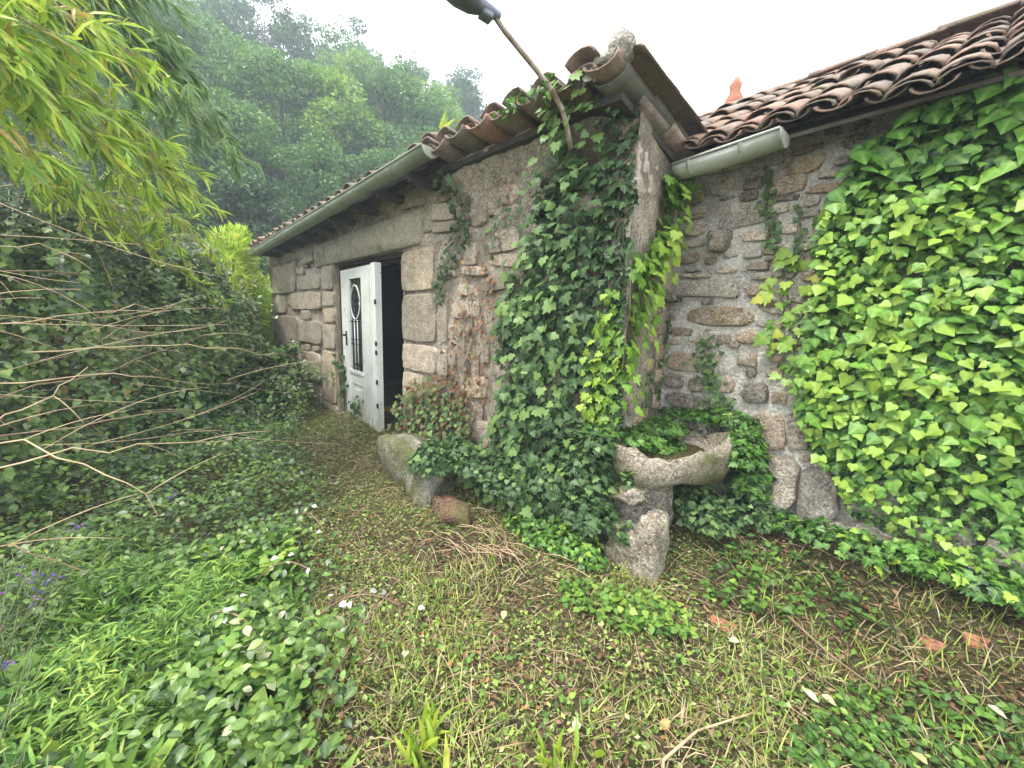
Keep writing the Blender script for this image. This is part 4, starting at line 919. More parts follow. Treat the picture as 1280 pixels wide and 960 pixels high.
# ================================================================== left bank: brambles
def bramble_mound(tpts, H, depth, n, size, mat, label, name='bramble_thicket', nobj=300, seed=3, r=.5, tpl='oval', lean=.0, nsh=70):
    tp = np.array(tpts, float); k = len(tp); Hh = np.array(H, float)
    T_ = thing(name, (tp[k//2][0], tp[k//2][1], float(gz(*tp[k//2]))), label, 'brambles')
    u = rng.random(n)*(k-1); i = np.minimum(u.astype(int), k-2); q = (u-i)[:, None]
    b = tp[i]*(1-q)+tp[i+1]*q; h = Hh[i]*(1-q[:, 0])+Hh[i+1]*q[:, 0]
    away = nrm(b)
    a = rng.random(n)**.85*math.pi/2*1.15
    bul = 1+.42*vn(u*1.1, a*1.6, .5, seed)+.34*vn(u*4, a*5, .5, seed+1)+.2*vn(u*11, a*12, .5, seed+5)
    dep = depth*(1-np.cos(a)*bul)+rng.random(n)**1.5*.30
    z = gz(b[:, 0], b[:, 1])+h*np.sin(a)*bul-rng.random(n)*.08
    P = np.stack([b[:, 0]+away[:, 0]*dep, b[:, 1]+away[:, 1]*dep, z], -1); P[:, 2] = np.maximum(P[:, 2], gz(P[:, 0], P[:, 1])+.02+.12*rng.random(n))
    outn = np.stack([-away[:, 0]*np.cos(a), -away[:, 1]*np.cos(a), np.sin(a)], -1)
    N_ = outn+np.array([0, 0, .7])+rng.normal(0, .4, (n, 3)); tt = outn*.5+np.array([.25, .1, -.45])+rng.normal(0, .5, (n, 3))
    rr = np.clip(rng.normal(r, .24, n)+.35*vn(u*3, a*4, .5, seed+2), 0, 1)
    leaves(T_, tpl, P, tt, N_, rng.uniform(*size, n), rr, mat, nobj)
    # arching shoots that stand out of the mass and carry leaves
    PP = []; TT = []
    for s in range(nsh):
        j = rng.integers(0, n); p = P[j]; o_ = np.append(-away[j], .0); L0 = rng.uniform(.3, .7)
        e = p+o_*L0*rng.uniform(.2, .8)+np.array([rng.normal(0, .3), rng.normal(.1, .3), rng.uniform(-.35, .25)])*L0*1.4; q = np.array([tuple(v) for v in bez(p, (p+e)/2+np.array([0, 0, .18*L0*2]), e, 8)])
        mb = MB(); mb.tube(q, list(np.linspace(.004, .0015, 8)), 4); link('shoot', mb.mesh('shoot', MT['cane2'] if s % 2 else MT['stemgreen']), T_)
        i_ = rng.integers(1, 8, 26); PP.append(q[i_]+rng.normal(0, .03, (26, 3))); TT.append(nrm(q[i_]-q[i_-1])+rng.normal(0, .7, (26, 3)))
    if nsh:
        PP = np.concatenate(PP); TT = np.concatenate(TT); m2 = len(PP)
        leaves(T_, tpl, PP, TT, rng.normal(0, .45, (m2, 3))+np.array([.2, -.2, 1.]), rng.uniform(size[0]*.7, size[1], m2), np.clip(rng.normal(.62, .25, m2), 0, 1), MT['lowbramble'], 0, 'shoot_foliage')
    # arching stems
    for s in range(26):
        j = rng.integers(0, n); p = P[j]; e = p+np.array([rng.normal(0, .4), rng.normal(0, .3), -rng.uniform(.3, .9)])-np.append(away[j], 0)*.15
        mb = MB(); mb.tube(bez(p, (p+e)/2+np.array([0, 0, .25]), e, 8), list(np.linspace(.006, .003, 8)), 5); link('stem', mb.mesh('stem', MT['cane2']), T_)
    return T_
bt = [(-3.0, -1.5), (-3.7, -1.1), (-4.2, -.7), (-4.7, -.1), (-5.3, .5), (-6.2, .85), (-7.6, .95)]
bramble_mound(bt, [1.9, 2.1, 2.2, 2.0, 1.6, 1.2, 1.0], 1.0, 36000, (.036, .078), MT['bramble'], 'tall wall of grey-green brambles along the left bank', r=.45)
bramble_mound([(-4.3, -.35), (-4.8, .2), (-5.2, .8), (-5.5, 1.15), (-6.4, 1.2)], [.55, .65, .7, .7, .7], .5, 11000, (.035, .06), MT['ivy_dark'], 'low dark glossy brambles sprawling beside the left end of the house', seed=9, r=.45, nobj=150, name='bramble_patch', tpl='heart')
# dark leafy core so that the thicket is not hollow
# ---- bamboo overhanging from the left
def bamboo(name, tips, srcs, mat, label, L_=(.10, .19), per=40, nobj=0, droop=.25, thick=.006, spreadw=.10, leafname='leaf'):
    T_ = thing(name, (srcs[0][0], srcs[0][1], float(gz(srcs[0][0], srcs[0][1]))), label, 'bamboo')
    PP = []; TT = []; 
    culm = MB(); tw = MB()
    for s in srcs:
        g = float(gz(s[0], s[1])); culm.tube(bez((s[0]-.1, s[1]-.2, g), (s[0]-.1, s[1]-.1, (g+s[2])/2), s, 8), list(np.linspace(.018, .009, 8)), 7)
    link('culm', culm.mesh('culm', MT['stemgreen']), T_)
    for e in tips:
        e = np.array(e)+rng.normal(0, .05, 3); s = np.array(srcs[rng.integers(0, len(srcs))])+rng.normal(0, .15, 3)
        mid = (s+e)/2+np.array([0, 0, droop+.3*rng.random()])
        pts = bez(s, mid, e, 14); tw.tube(pts, list(np.linspace(thick, .0015, 14)), 5)
        pa = np.array([tuple(p) for p in pts]); n = per
        u = (.15+.85*rng.random(n)**.7)*12.99; i = u.astype(int); q = (u-i)[:, None]
        nc = max(4, n//7); cu = (.2+.8*rng.random(nc)**.8)*12.99; ci = cu.astype(int); cq = (cu-ci)[:, None]
        cb_ = pa[ci]*(1-cq)+pa[ci+1]*cq; cd_ = nrm(nrm(pa[ci+1]-pa[ci])*.7+np.array([.1, .3, -.25])+rng.normal(0, .55, (nc, 3)))
        ln = rng.uniform(.05, .2, nc)[:, None]
        for a_, d_, l_ in zip(cb_, cd_, ln[:, 0]): tw.tube([a_, a_+d_*l_*.5+np.array([0, 0, .01]), a_+d_*l_], [.002, .0015, .001], 3)
        k_ = np.repeat(np.arange(nc), 7); m_ = len(k_); f_ = np.tile(np.linspace(.35, 1, 7), nc)[:, None]
        PP.append(cb_[k_]+cd_[k_]*ln[k_]*f_+rng.normal(0, .006, (m_, 3))); TT.append(cd_[k_]*1.0+rng.normal(0, .42, (m_, 3))+np.array([0, 0, -.22]))
    link('twig', tw.mesh('twig', MT['cane']), T_)
    P = np.concatenate(PP); t_ = np.concatenate(TT); n = len(P)
    leaves(T_, 'lance', P, t_, rng.normal(0, .5, (n, 3))+np.array([.5, -.2, .9]), rng.uniform(*L_, n)*1., np.clip(rng.normal(.55, .25, n), 0, 1), mat, nobj, 'foliage', lname=leafname)
    return T_
tipsA = [(-3.35, -.45, 2.55), (-3.6, -.35, 2.5), (-3.9, -.2, 2.62), (-3.3, -.5, 2.75), (-3.6, -.3, 2.9), (-3.9, -.1, 3.0), (-4.1, 0, 2.75), (-4.3, .0, 2.5), (-4.5, .15, 2.45), (-4.7, .2, 2.4), (-3.4, -.5, 2.2), (-3.7, -.35, 2.25), (-4.2, -.05, 2.3), (-4.6, .15, 2.2), (-4.9, .27, 2.45), (-4.6, .2, 2.65), (-4.3, .1, 3.0), (-4.4, .1, 3.3), (-3.7, -.2, 3.2), (-3.4, -.45, 3.0), (-3.2, -.6, 2.35), (-3.2, -.6, 2.5), (-4.0, -.1, 2.45)]
tipsB = [(-4.96, .64, 2.95), (-4.98, .6, 3.1), (-5, .5, 3.2), (-5, .45, 3.4), (-4.98, .4, 3.6), (-4.97, .34, 3.85), (-4.9, .2, 4.0), (-4.9, .1, 4.2), (-4.7, .0, 4.1), (-4.8, .35, 3.0), (-4.8, .3, 2.75), (-4.5, .0, 3.7), (-4.4, 0, 3.4), (-4.6, .2, 3.2), (-4.2, -.2, 3.9), (-4.9, .5, 3.05), (-4.7, .3, 3.5), (-4.4, -.1, 4.2)]
srcA = [(-3.5, -1.9, 3.3), (-3.9, -1.7, 3.5), (-4.3, -1.6, 3.6), (-3.1, -1.8, 3.1)]
srcB = [(-4.6, -1.5, 4.3), (-5.1, -1.3, 4.5), (-4.2, -1.7, 4.2), (-5.4, -1.0, 4.2)]
bamboo('bamboo_clump', tipsA+[(x-.1, y-.1, z+.2) for x, y, z in tipsA], srcA, MT['bamboo'], 'yellow-green bamboo arching in from the upper left corner', per=110, nobj=300)
bamboo('bamboo_clump', tipsB+[(x-.15, y-.1, z+.15) for x, y, z in tipsB], srcB, MT['bamboo_green'], 'taller green bamboo drooping behind the yellow one at upper left', per=110, nobj=200)
# filling growth between bamboo and brambles
bamboo('bamboo_clump', [(-4.4, -.1, 2.2), (-4.7, .1, 2.1), (-5.1, .3, 2.2), (-5.3, .5, 2.3), (-4.1, -.3, 2.3), (-3.8, -.5, 2.2), (-5.6, .7, 2.0), (-5.5, .5, 1.8), (-4.9, .2, 1.9), (-4.5, -.1, 2.0), (-3.9, -.35, 1.95), (-5.2, .45, 1.6)], [(-4.6, -1.2, 2.5), (-5.2, -.9, 2.4), (-4.1, -1.4, 2.4)], MT['bamboo'], 'small bamboo sprouts poking out of the bramble top', L_=(.07, .11), per=150)
# ---- feathery yellow-green shrubs behind house end
def feathery(name, cs, n, size, mat, label, trunk=None, nobj=0, cat='shrub', tpl='lance', group=None):
    g = float(gz(cs[0][0], cs[0][1])); T_ = thing(name, (cs[0][0], cs[0][1], g), label, cat, group)
    C_ = np.array(cs)[rng.integers(0, len(cs), n)]
    P = C_[:, :3]+nrm(rng.normal(0, 1, (n, 3)))*C_[:, 3:]*rng.random(n)[:, None]**.4
    leaves(T_, tpl, P, nrm(P-C_[:, :3])+rng.normal(0, .4, (n, 3))+np.array([0, 0, .35]), rng.normal(0, .6, (n, 3))+np.array([0, 0, 1.]), rng.uniform(*size, n), np.clip(rng.normal(.6, .22, n), 0, 1), mat, nobj)
    mb = MB()
    for c in cs: mb.tube(bez((cs[0][0], cs[0][1], g-.1), (c[0], c[1], (g+c[2])/2), (c[0], c[1], c[2]+c[5]*.8), 6), [.02, .015, .012, .01, .007, .004], 5)
    link('stem', mb.mesh('stem', MT['stemgreen']), T_)
feathery('young_bamboo', [(-8.9, 1.0, 1.95, .35, .35, .5), (-8.95, 1.05, 2.55, .22, .22, .45), (-9.2, 1.3, 1.6, .5, .5, .6), (-8.7, .9, 1.4, .45, .4, .6), (-7.9, .72, 1.8, .4, .35, .6), (-8.3, .8, 2.35, .3, .3, .45), (-7.5, .6, 1.6, .35, .3, .5)], 9500, (.10, .18), MT['bamboo'], 'bright yellow-green young bamboo beyond the left end of the house')
feathery('leafy_shrub', [(-9.6, 1.6, 1.0, .8, .7, 1.0), (-10.2, 1.2, 1.4, .8, .7, 1.0)], 5200, (.07, .12), MT['tree_light'], 'pale green bush behind the left end of the house, below the young bamboo', tpl='card')
feathery('leafy_shrub', [(-7.6, .2, 1.7, .6, .5, .7), (-8.2, .6, 1.5, .6, .5, .8), (-6.8, .2, 1.7, .5, .4, .6)], 6500, (.05, .1), MT['bramble'], 'grey-green shrub topping the bank before the house end', tpl='card')

# ---- dry canes across the thicket
canes = [((-2.6, -.95, .95), (-3.1, -.35, 1.15), (-3.75, .55, 1.42), 'long straw-coloured cane slanting up across the brambles'),
         ((-2.5, -.85, 1.42), (-3.2, -.3, 1.5), (-3.9, .25, 1.55), 'pale dry cane crossing the upper brambles'),
         ((-2.2, -.75, 1.10), (-2.1, -.3, 1.2), (-2.0, .05, .55), 'arching straw stem drooping over the low plants at left'),
         ((-2.7, -.9, 1.75), (-3.0, -.6, 1.85), (-3.5, -.2, 1.80), 'brown cane bundle stem near the top of the brambles'),
         ((-2.6, -.95, 1.6), (-3.0, -.6, 1.72), (-3.5, -.15, 1.65), 'thin tan cane below the brown stem in the brambles'),
         ((-2.4, -.8, 1.28), (-2.9, -.35, 1.22), (-3.3, .2, 1.0), 'dry stalk falling to the right in the middle of the brambles'),
         ((-3.3, -.1, 1.45), (-3.5, .3, 1.3), (-3.6, .75, 1.05), 'forked dry stalk in front of the house end'),
         ((-2.35, -.9, 1.0), (-2.6, -.4, 1.0), (-2.9, .3, .9), 'level dry stalk low in the brambles'),
         ((-2.1, -.8, .95), (-2.4, -.3, .95), (-2.75, .45, .72), 'long thin stalk trailing above the low plants'),
         ((-2.3, -.8, .8), (-2.5, -.5, 1.0), (-2.8, -.2, 1.3), 'steep brown stalk at the left edge of the brambles'),
         ((-2.0, -.7, .9), (-1.95, -.45, .85), (-1.9, -.2, .45), 'short drooping straw stem at the left edge')]
for a, b, c, lab in canes:
    c = tuple(a[i]+(c[i]-a[i])*.8 for i in range(3)); a = (a[0]-.45, a[1]-.6, a[2]-.25)
    T_ = thing('dry_cane', a, lab, 'dry stalk', 'dry canes across the brambles')
    pts = bez(a, b, c, 14); pts = [p+Vector((random.gauss(0, .013), random.gauss(0, .013), random.gauss(0, .013))) for p in pts]
    mb = MB(); mb.tube(pts, list(np.linspace(.0052, .0016, 14)), 6); link('stalk', mb.mesh('stalk', random.choice([MT['cane'], MT['cane'], MT['cane2']])), T_)
    for k in range(3):
        p = pts[random.randint(2, 12)]; e = p+Vector((random.uniform(-.3, .1), random.uniform(.05, .35), random.uniform(-.22, .1)))
        mb = MB(); mb.tube(bez(p, (p+e)/2+Vector((0, 0, .03)), e, 6), [.0026, .0024, .002, .0018, .0014, .001], 4); link('side_twig', mb.mesh('side_twig', MT['cane']), T_)
T_ = thing('dead_grass_tangle', (-2.6, -.8, .9), 'loose tangle of thin straw stems crossing the left thicket', 'dry grass')
mb = MB()
for k in range(26):
    if k < 12: a = Vector((random.uniform(-3.2, -2.3), random.uniform(-1.0, -.4), random.uniform(.75, 1.95)))
    else: a = Vector((random.uniform(-4.0, -2.8), random.uniform(-.4, .4), random.uniform(.6, 1.6)))
    e = a+Vector((random.uniform(-.6, -.1), random.uniform(.3, .9), random.uniform(-.25, .25)))
    mb.tube(bez(a, (a+e)/2+Vector((random.uniform(-.05, .05), 0, random.uniform(-.08, .12))), e, 7), [.0016]*7, 3)
o = link('straw', mb.mesh('straw', MT['cane']), T_); o['kind'] = 'stuff'

# ================================================================== low plants, lower left
def on_ground(n, poly, lift=(0, .02)):
    p = np.array(poly); a, b = p.min(0), p.max(0); out = []
    while sum(len(q) for q in out) < n:
        s = rng.uniform(a, b, (n*2, 2)); out.append(s[inpoly(s[:, 0], s[:, 1], poly)])
    q = np.concatenate(out)[:n]; z = gz(q[:, 0], q[:, 1])+rng.uniform(*lift, n)
    return np.stack([q[:, 0], q[:, 1], z], -1)
lowpoly = [(-.7, -.35), (-.85, .2), (-1.4, .5), (-2.0, .66), (-2.6, .80), (-3.3, .95), (-4.4, 1.15), (-5.0, 1.1), (-4.8, .0), (-4.1, -1.0), (-3, -1.6), (-1.2, -1.5)]
def carpet(name, poly, n, size, tpl, mat, label, h=.25, r=.5, nobj=300, cat='plants', freq=.35, seed=4, up_=1.0, group=None, dens=None):
    P = on_ground(n, poly)
    hh = (np.clip(vn(P[:, 0], P[:, 1], freq, seed)+.55, .1, 1))*h*(rng.random(n)**.5)
    P[:, 2] += hh
    if dens is not None: 
        k = dens(P); P = P[k]; n = len(P); hh = hh[k]
    N_ = np.array([0, 0, up_])+rng.normal(0, .38, (n, 3)); tt = rng.normal(0, 1, (n, 3))*np.array([1, 1, .35])
    T_ = thing(name, tuple(np.mean(P, 0)), label, cat, group)
    rr = np.clip(rng.normal(r, .22, n)+.4*vn(P[:, 0], P[:, 1], .3, seed+1)+.8*(hh-h*.4), 0, 1)
    leaves(T_, tpl, P, tt, N_, rng.uniform(*size, n), rr, mat, nobj); return T_
edge = lambda P: np.array([min(np.hypot(P[:, 0]-(a[0]+(b[0]-a[0])*t), P[:, 1]-(a[1]+(b[1]-a[1])*t)) for a, b in zip(lowpoly[:7], lowpoly[1:8]) for t in (0, .25, .5, .75)) if False else 0])
def soft(P):
    ln_ = np.array([(a[0]+(b[0]-a[0])*t, a[1]+(b[1]-a[1])*t) for a, b in zip(lowpoly[1:7], lowpoly[2:8]) for t in np.linspace(0, .9, 8)])
    d = np.min(np.hypot(P[:, None, 0]-ln_[None, :, 0], P[:, None, 1]-ln_[None, :, 1]), axis=1)
    return rng.random(len(P)) < smooth((d+.35*vn(P[:, 0], P[:, 1], .3, 51)-.02)/.38)
carpet('bramble_patch', lowpoly, 19000, (.022, .050), 'oval', MT['lowbramble'], 'low trailing brambles covering the ground in the lower left', .32, .5, 300, 'brambles', dens=soft)
carpet('nettle_patch', [(-.75, -.3), (-.95, .08), (-1.5, .3), (-2.1, .4), (-2.6, .45), (-2.7, -.2), (-2.0, -1.0), (-1.1, -1.0)], 6500, (.03, .06), 'heart', MT['herb'], 'bright green nettles and clover-leaved weeds at the lower left of the lawn', .26, .5, 300, 'weeds', seed=12, dens=soft)
for k, (x, y, nl, lab) in enumerate([(-1.32, -.22, 16, 'broad-leaved dock clump nearest the bottom left edge'), (-1.95, -.42, 14, 'broad-leaved dock clump among purple-flowered herbs'), (-1.05, -.1, 12, 'dock clump with long bright leaves beside the mown path'), (-2.1, -.05, 8, 'small dock clump in the middle of the low brambles')]):
    g = float(gz(x, y)); T_ = thing('dock_plant', (x, y, g), lab, 'dock plant', 'dock clumps in the lower left')
    a = rng.uniform(0, 6.28, nl); d = np.stack([np.cos(a), np.sin(a), rng.uniform(.8, 2.2, nl)], -1)
    P = np.tile([x, y, g+.04], (nl, 1))+d*np.array([.05, .05, .02])
    leaves(T_, 'strap', P, d, np.stack([-np.cos(a), -np.sin(a), np.full(nl, .8)], -1), rng.uniform(.11, .2, nl), rng.uniform(.5, .95, nl), MT['herb'], nl)
# grey feathery herb with purple flowers
for k, (x, y, lab) in enumerate([(-2.05, -.62, 'grey-green herb with violet flowers, nearest the left edge'), (-2.5, -.6, 'grey-green herb with violet flowers, farther back at the left'), (-1.65, -.55, 'grey-green feathery herb low in the bottom left corner')]):
    g = float(gz(x, y)); T_ = thing('flowering_herb', (x, y, g), lab, 'herb', 'violet-flowered herbs'); mb = MB(); PP = []; FP = []
    for s in range(26):
        e = np.array([x+rng.normal(0, .17), y+rng.normal(0, .17), g+rng.uniform(.25, .5)]); b = np.array([x+rng.normal(0, .06), y+rng.normal(0, .06), g])
        mb.tube([b, (b+e)/2+np.array([0, 0, .02]), e], [.003, .0025, .0015], 4)
        q = rng.random(60)[:, None]; PP.append(b*(1-q)+e*q+rng.normal(0, .012, (60, 3)))
        if s % 4 == 0 and k < 2: FP.append(e+rng.normal(0, .012, (12, 3)))
    link('stem', mb.mesh('stem', MT['stemgreen']), T_); P = np.concatenate(PP); n = len(P)
    leaves(T_, 'blade', P, rng.normal(0, 1, (n, 3))+np.array([0, 0, .6]), rng.normal(0, 1, (n, 3)), rng.uniform(.025, .045, n), rng.random(n), MT['herb_grey'])
    if FP:
        P = np.concatenate(FP); n = len(P); leaves(T_, 'bit', P, rng.normal(0, 1, (n, 3)), rng.normal(0, 1, (n, 3)), rng.uniform(.012, .02, n), rng.random(n), MT['flower'], 0, 'flower')
for k, (x, y, nb, L0, lab) in enumerate([(-1.25, -.3, 60, .34, 'tuft of long bright grass nearest the bottom left corner'), (-1.6, -.35, 50, .30, 'long grass tuft between the two nearest docks'), (-1.05, .12, 40, .22, 'grass tuft at the bottom edge beside the path'), (-2.4, -.3, 60, .3, 'long grass tuft among the violet-flowered herbs'), (-1.9, .25, 40, .2, 'short grass tuft in the low brambles near the path'), (-.62, .85, 50, .14, 'yellowing grass tuft at the bottom centre'), (-1.0, .55, 40, .14, 'pale straw-like grass tuft left of the bottom centre')]):
    g = float(gz(x, y)); T_ = thing('grass_tuft', (x, y, g), lab, 'grass', 'grass tufts in the foreground')
    P = np.array([x, y, g])+rng.normal(0, .05, (nb, 3))*np.array([1, 1, 0]); d = rng.normal(0, .45, (nb, 3)); d[:, 2] = 1
    leaves(T_, 'lance', P, d, rng.normal(0, 1, (nb, 3))*np.array([1, 1, .1])+np.array([0, 0, .3]), L0*rng.uniform(.5, 1, nb), rng.uniform(.3, .9, nb), MT['bamboo'] if k > 4 else MT['herb'], 30, 'blades', lname='blade')
carpet('feathery_weeds', [(-.8, -.3), (-1.0, .0), (-1.8, .1), (-2.8, .3), (-3.2, -.4), (-2.2, -1.1), (-1.2, -1.0)], 16000, (.02, .06), 'lance', MT['herb'], 'fine feathery green weeds woven through the lower left plants', .36, .55, 0, 'weeds', seed=61)
# pale-backed bramble sprays
for k, (x, y, lab) in enumerate([(-2.2, .2, 'bramble spray with pale upturned leaves in the middle of the low plants'), (-1.7, .36, 'bramble spray with white leaf backs beside the mown path'), (-2.0, -.02, 'bramble spray with pale leaves in the lower left weeds'), (-1.15, .1, 'bramble spray with white leaves at the bottom edge'), (-2.75, .5, 'small pale-leaved spray farther up the path edge')]):
    g = float(gz(x, y)); T_ = thing('bramble_spray', (x, y, g), lab, 'bramble spray', 'bramble sprays with pale leaf backs')
    a = rng.uniform(-.6, 1.0); L0 = rng.uniform(.25, .45)
    pts = bez((x, y, g+.12), (x+.5*L0*math.cos(a), y+.5*L0*math.sin(a), g+.36), (x+L0*math.cos(a), y+L0*math.sin(a), g+.2), 10)
    mb = MB(); mb.tube(pts, [.004]*10, 5); link('stem', mb.mesh('stem', MT['cane2']), T_)
    pa = np.array([tuple(p) for p in pts]); n = 7; P = pa[rng.integers(2, 10, n)]+rng.normal(0, .025, (n, 3))
    leaves(T_, 'oval', P, rng.normal(0, 1, (n, 3)), rng.normal(0, .3, (n, 3))+np.array([.2, -.3, 1.]), rng.uniform(.026, .044, n), rng.random(n), MT['pale_leaf'], n)
# long fallen branch at the path edge
for pts_, lab in [([(-.95, .12, .06), (-1.2, .22, .09), (-1.42, .36, .10), (-1.5, .46, .16), (-1.62, .62, .22)], 'thin grey branch lying along the path edge at the bottom left'),
                  ([(-.35, .95, .06), (-.45, 1.15, .05), (-.42, 1.35, .05), (-.3, 1.6, .07)], 'short pale twig lying on the cut grass at right'),
                  ([(-.35, 2.2, .14), (-.15, 2.1, .12), (.0, 2.05, .12)], 'dry twig lying on brown soil near the right wall foot'),
                  ([(-1.6, 1.45, .06), (-1.9, 1.65, .07), (-2.15, 1.7, .08)], 'dead twig lying under the ivy bank')]:
    T_ = thing('fallen_branch', pts_[0], lab, 'branch'); q = [Vector((p[0], p[1], float(gz(p[0], p[1]))+p[2]*.5+.015)) for p in pts_]
    mb = MB(); mb.tube([a.lerp(b, t) for a, b in zip(q[:-1], q[1:]) for t in (0, .33, .66)]+[q[-1]], list(np.linspace(.007, .003, (len(q)-1)*3+1)), 6); link('stick', mb.mesh('stick', MT['cane2'] if len(pts_) != 4 else MT['cane']), T_)
    for k in range(3):
        p = q[min(k+1, len(q)-1)]; mb = MB(); mb.tube([p, p+Vector((random.uniform(-.1, .1), random.uniform(-.05, .15), random.uniform(.02, .1)))], [.003, .0015], 4); link('side_twig', mb.mesh('side_twig', MT['cane2']), T_)

# ================================================================== ground litter
def polar(n, r0, r1, h0, h1, pw=.8):
    r = r0+(r1-r0)*rng.random(n)**pw; h = np.radians(rng.uniform(h0, h1, n)); x = r*np.cos(h); y = r*np.sin(h)
    lim = np.where(x > -1.4, 2.86, 2.05+(x+1.36)*.104)
    ok = y < lim
    x, y = x[ok], y[ok]; return np.stack([x, y, gz(x, y)], -1)
def scatter(name, n, size, tpl, mat, label, flat=.35, lift=(0, .03), r0=.55, r1=6.8, pw=.68, rng_r=None, hd=(78, 196), filt=None, standing=0.):
    P = polar(n, r0, r1, *hd, pw)
    if filt is not None: P = P[filt(P)]
    k = len(P); P[:, 2] += rng.uniform(*lift, k)
    N_ = np.array([0, 0, 1.])+rng.normal(0, flat, (k, 3)); tt = rng.normal(0, 1, (k, 3))*np.array([1, 1, .3])+np.array([0, 0, standing])
    rr = rng.random(k) if rng_r is None else rng_r(P)
    me = leafmesh(name, tpl, P, frames(tt, N_), rng.uniform(*size, k), np.clip(rr, 0, 1), mat)
    o = link(name, me, None, None, False); tag(o, label, None, None, 'stuff'); return o
patch = lambda P: vn(P[:, 0], P[:, 1], .45, 21)
# browner soil near right wall, greener elsewhere
brown = lambda P: np.clip(smooth((P[:, 1]-1.85)/.35)*smooth((P[:, 0]+1.0)/.3)+.8*np.exp(-((P[:, 0]+1.9)**2/.3+(P[:, 1]-1.25)**2/.12))+.6*np.exp(-((P[:, 0]+.9)**2/.12+(P[:, 1]-1.3)**2/.15)), 0, 1)
scatter('cut_grass', 115000, (.02, .07), 'blade', MT['straw'], 'cut grass clippings strewn over the open ground', .5, (0, .03), rng_r=lambda P: rng.random(len(P))*.9+.25*patch(P)-.25*brown(P)+.05)
scatter('leaf_litter', 140000, (.010, .030), 'bit', MT['litter'], 'small green and tan leaf fragments over the ground', .45, (.0, .035), rng_r=lambda P: rng.random(len(P))*.95+.35*patch(P)+.03-.3*brown(P), filt=lambda P: rng.random(len(P)) < 1-.45*brown(P)-.3*(patch(P) < -.15))
scatter('brown_litter', 45000, (.012, .04), 'bit', MT['ivy_brown'], 'dead brown leaf fragments on the bare soil near the wall foot', .5, (0, .03), rng_r=lambda P: rng.random(len(P))*.85, filt=lambda P: rng.random(len(P)) < .15+.85*brown(P))
scatter('creeping_plants', 13000, (.018, .036), 'oval', MT['herb'], 'small creeping green plants through the cut grass', .4, (.005, .05), rng_r=lambda P: rng.random(len(P)), filt=lambda P: (patch(P)+.5*vn(P[:, 0], P[:, 1], .15, 8) > .13) & (rng.random(len(P)) > .7*brown(P)))
scatter('grass', 14000, (.05, .12), 'blade', MT['straw'], 'short standing grass blades in the foreground', .6, (0, .01), r0=.5, r1=3.0, rng_r=lambda P: .5+.5*rng.random(len(P)), standing=1.6, filt=lambda P: vn(P[:, 0], P[:, 1], .3, 31) > .02)
mb = MB()
for k in range(900):
    r = .6+3.2*random.random()**.9; h = math.radians(random.uniform(80, 165)); x, y = r*math.cos(h), r*math.sin(h)
    if y > (2.8 if x > -1.3 else 1.9): continue
    a = random.uniform(0, 6.28); l = random.uniform(.05, .22); z = float(gz(x, y))+.02
    x2, y2 = x+l*math.cos(a), y+l*math.sin(a); z2 = float(gz(x2, y2))+random.uniform(.01, .05)
    mb.tube([(x, y, z), ((x+x2)/2+random.uniform(-.01, .01), (y+y2)/2, (z+z2)/2+.012), (x2, y2, z2)], [.0022, .002, .001], 3)
o = link('straw_stalks', mb.mesh('straw_stalks', MT['cane'])); tag(o, 'thin dry stalks lying over the cut grass', None, None, 'stuff')
mb = MB()
for k in range(45):
    x, y = random.gauss(-1.95, .22), random.gauss(1.42, .12); a = random.gauss(.1, .5); l = random.uniform(.1, .3); z = float(gz(x, y))+random.uniform(.01, .06)
    mb.tube([(x, y, z), (x+l/2*math.cos(a), y+l/2*math.sin(a), z+.02), (x+l*math.cos(a), y+l*math.sin(a), z)], [.003, .003, .0015], 4)
o = link('dead_stems', mb.mesh('dead_stems', MT['cane'])); tag(o, 'heap of brown dead stems below the ivy bank', None, None, 'stuff')
carpet('clover_patch', [(-1.35, 1.6), (-1.0, 1.85), (-.75, 1.95), (-.6, 1.75), (-.85, 1.55), (-1.2, 1.45)], 420, (.025, .04), 'heart', MT['herb'], 'bright green clover-like plants in front of the trough pedestal', .07, .6, 150, 'clover')
carpet('clover_patch', [(-.75, 2.05), (-.75, 2.6), (-.3, 2.6), (.0, 2.4), (-.3, 2.2)], 300, (.025, .04), 'heart', MT['herb'], 'green weeds right of the trough at the foot of the boulders', .10, .4, 120, 'weeds')
carpet('grass_weeds', [(-.2, 1.5), (-.1, 2.0), (.1, 2.25), (.45, 2.35), (.45, 1.8), (.15, 1.4)], 900, (.025, .045), 'oval', MT['herb'], 'green weeds in the cut grass at the right edge', .07, .35, 150, 'weeds')
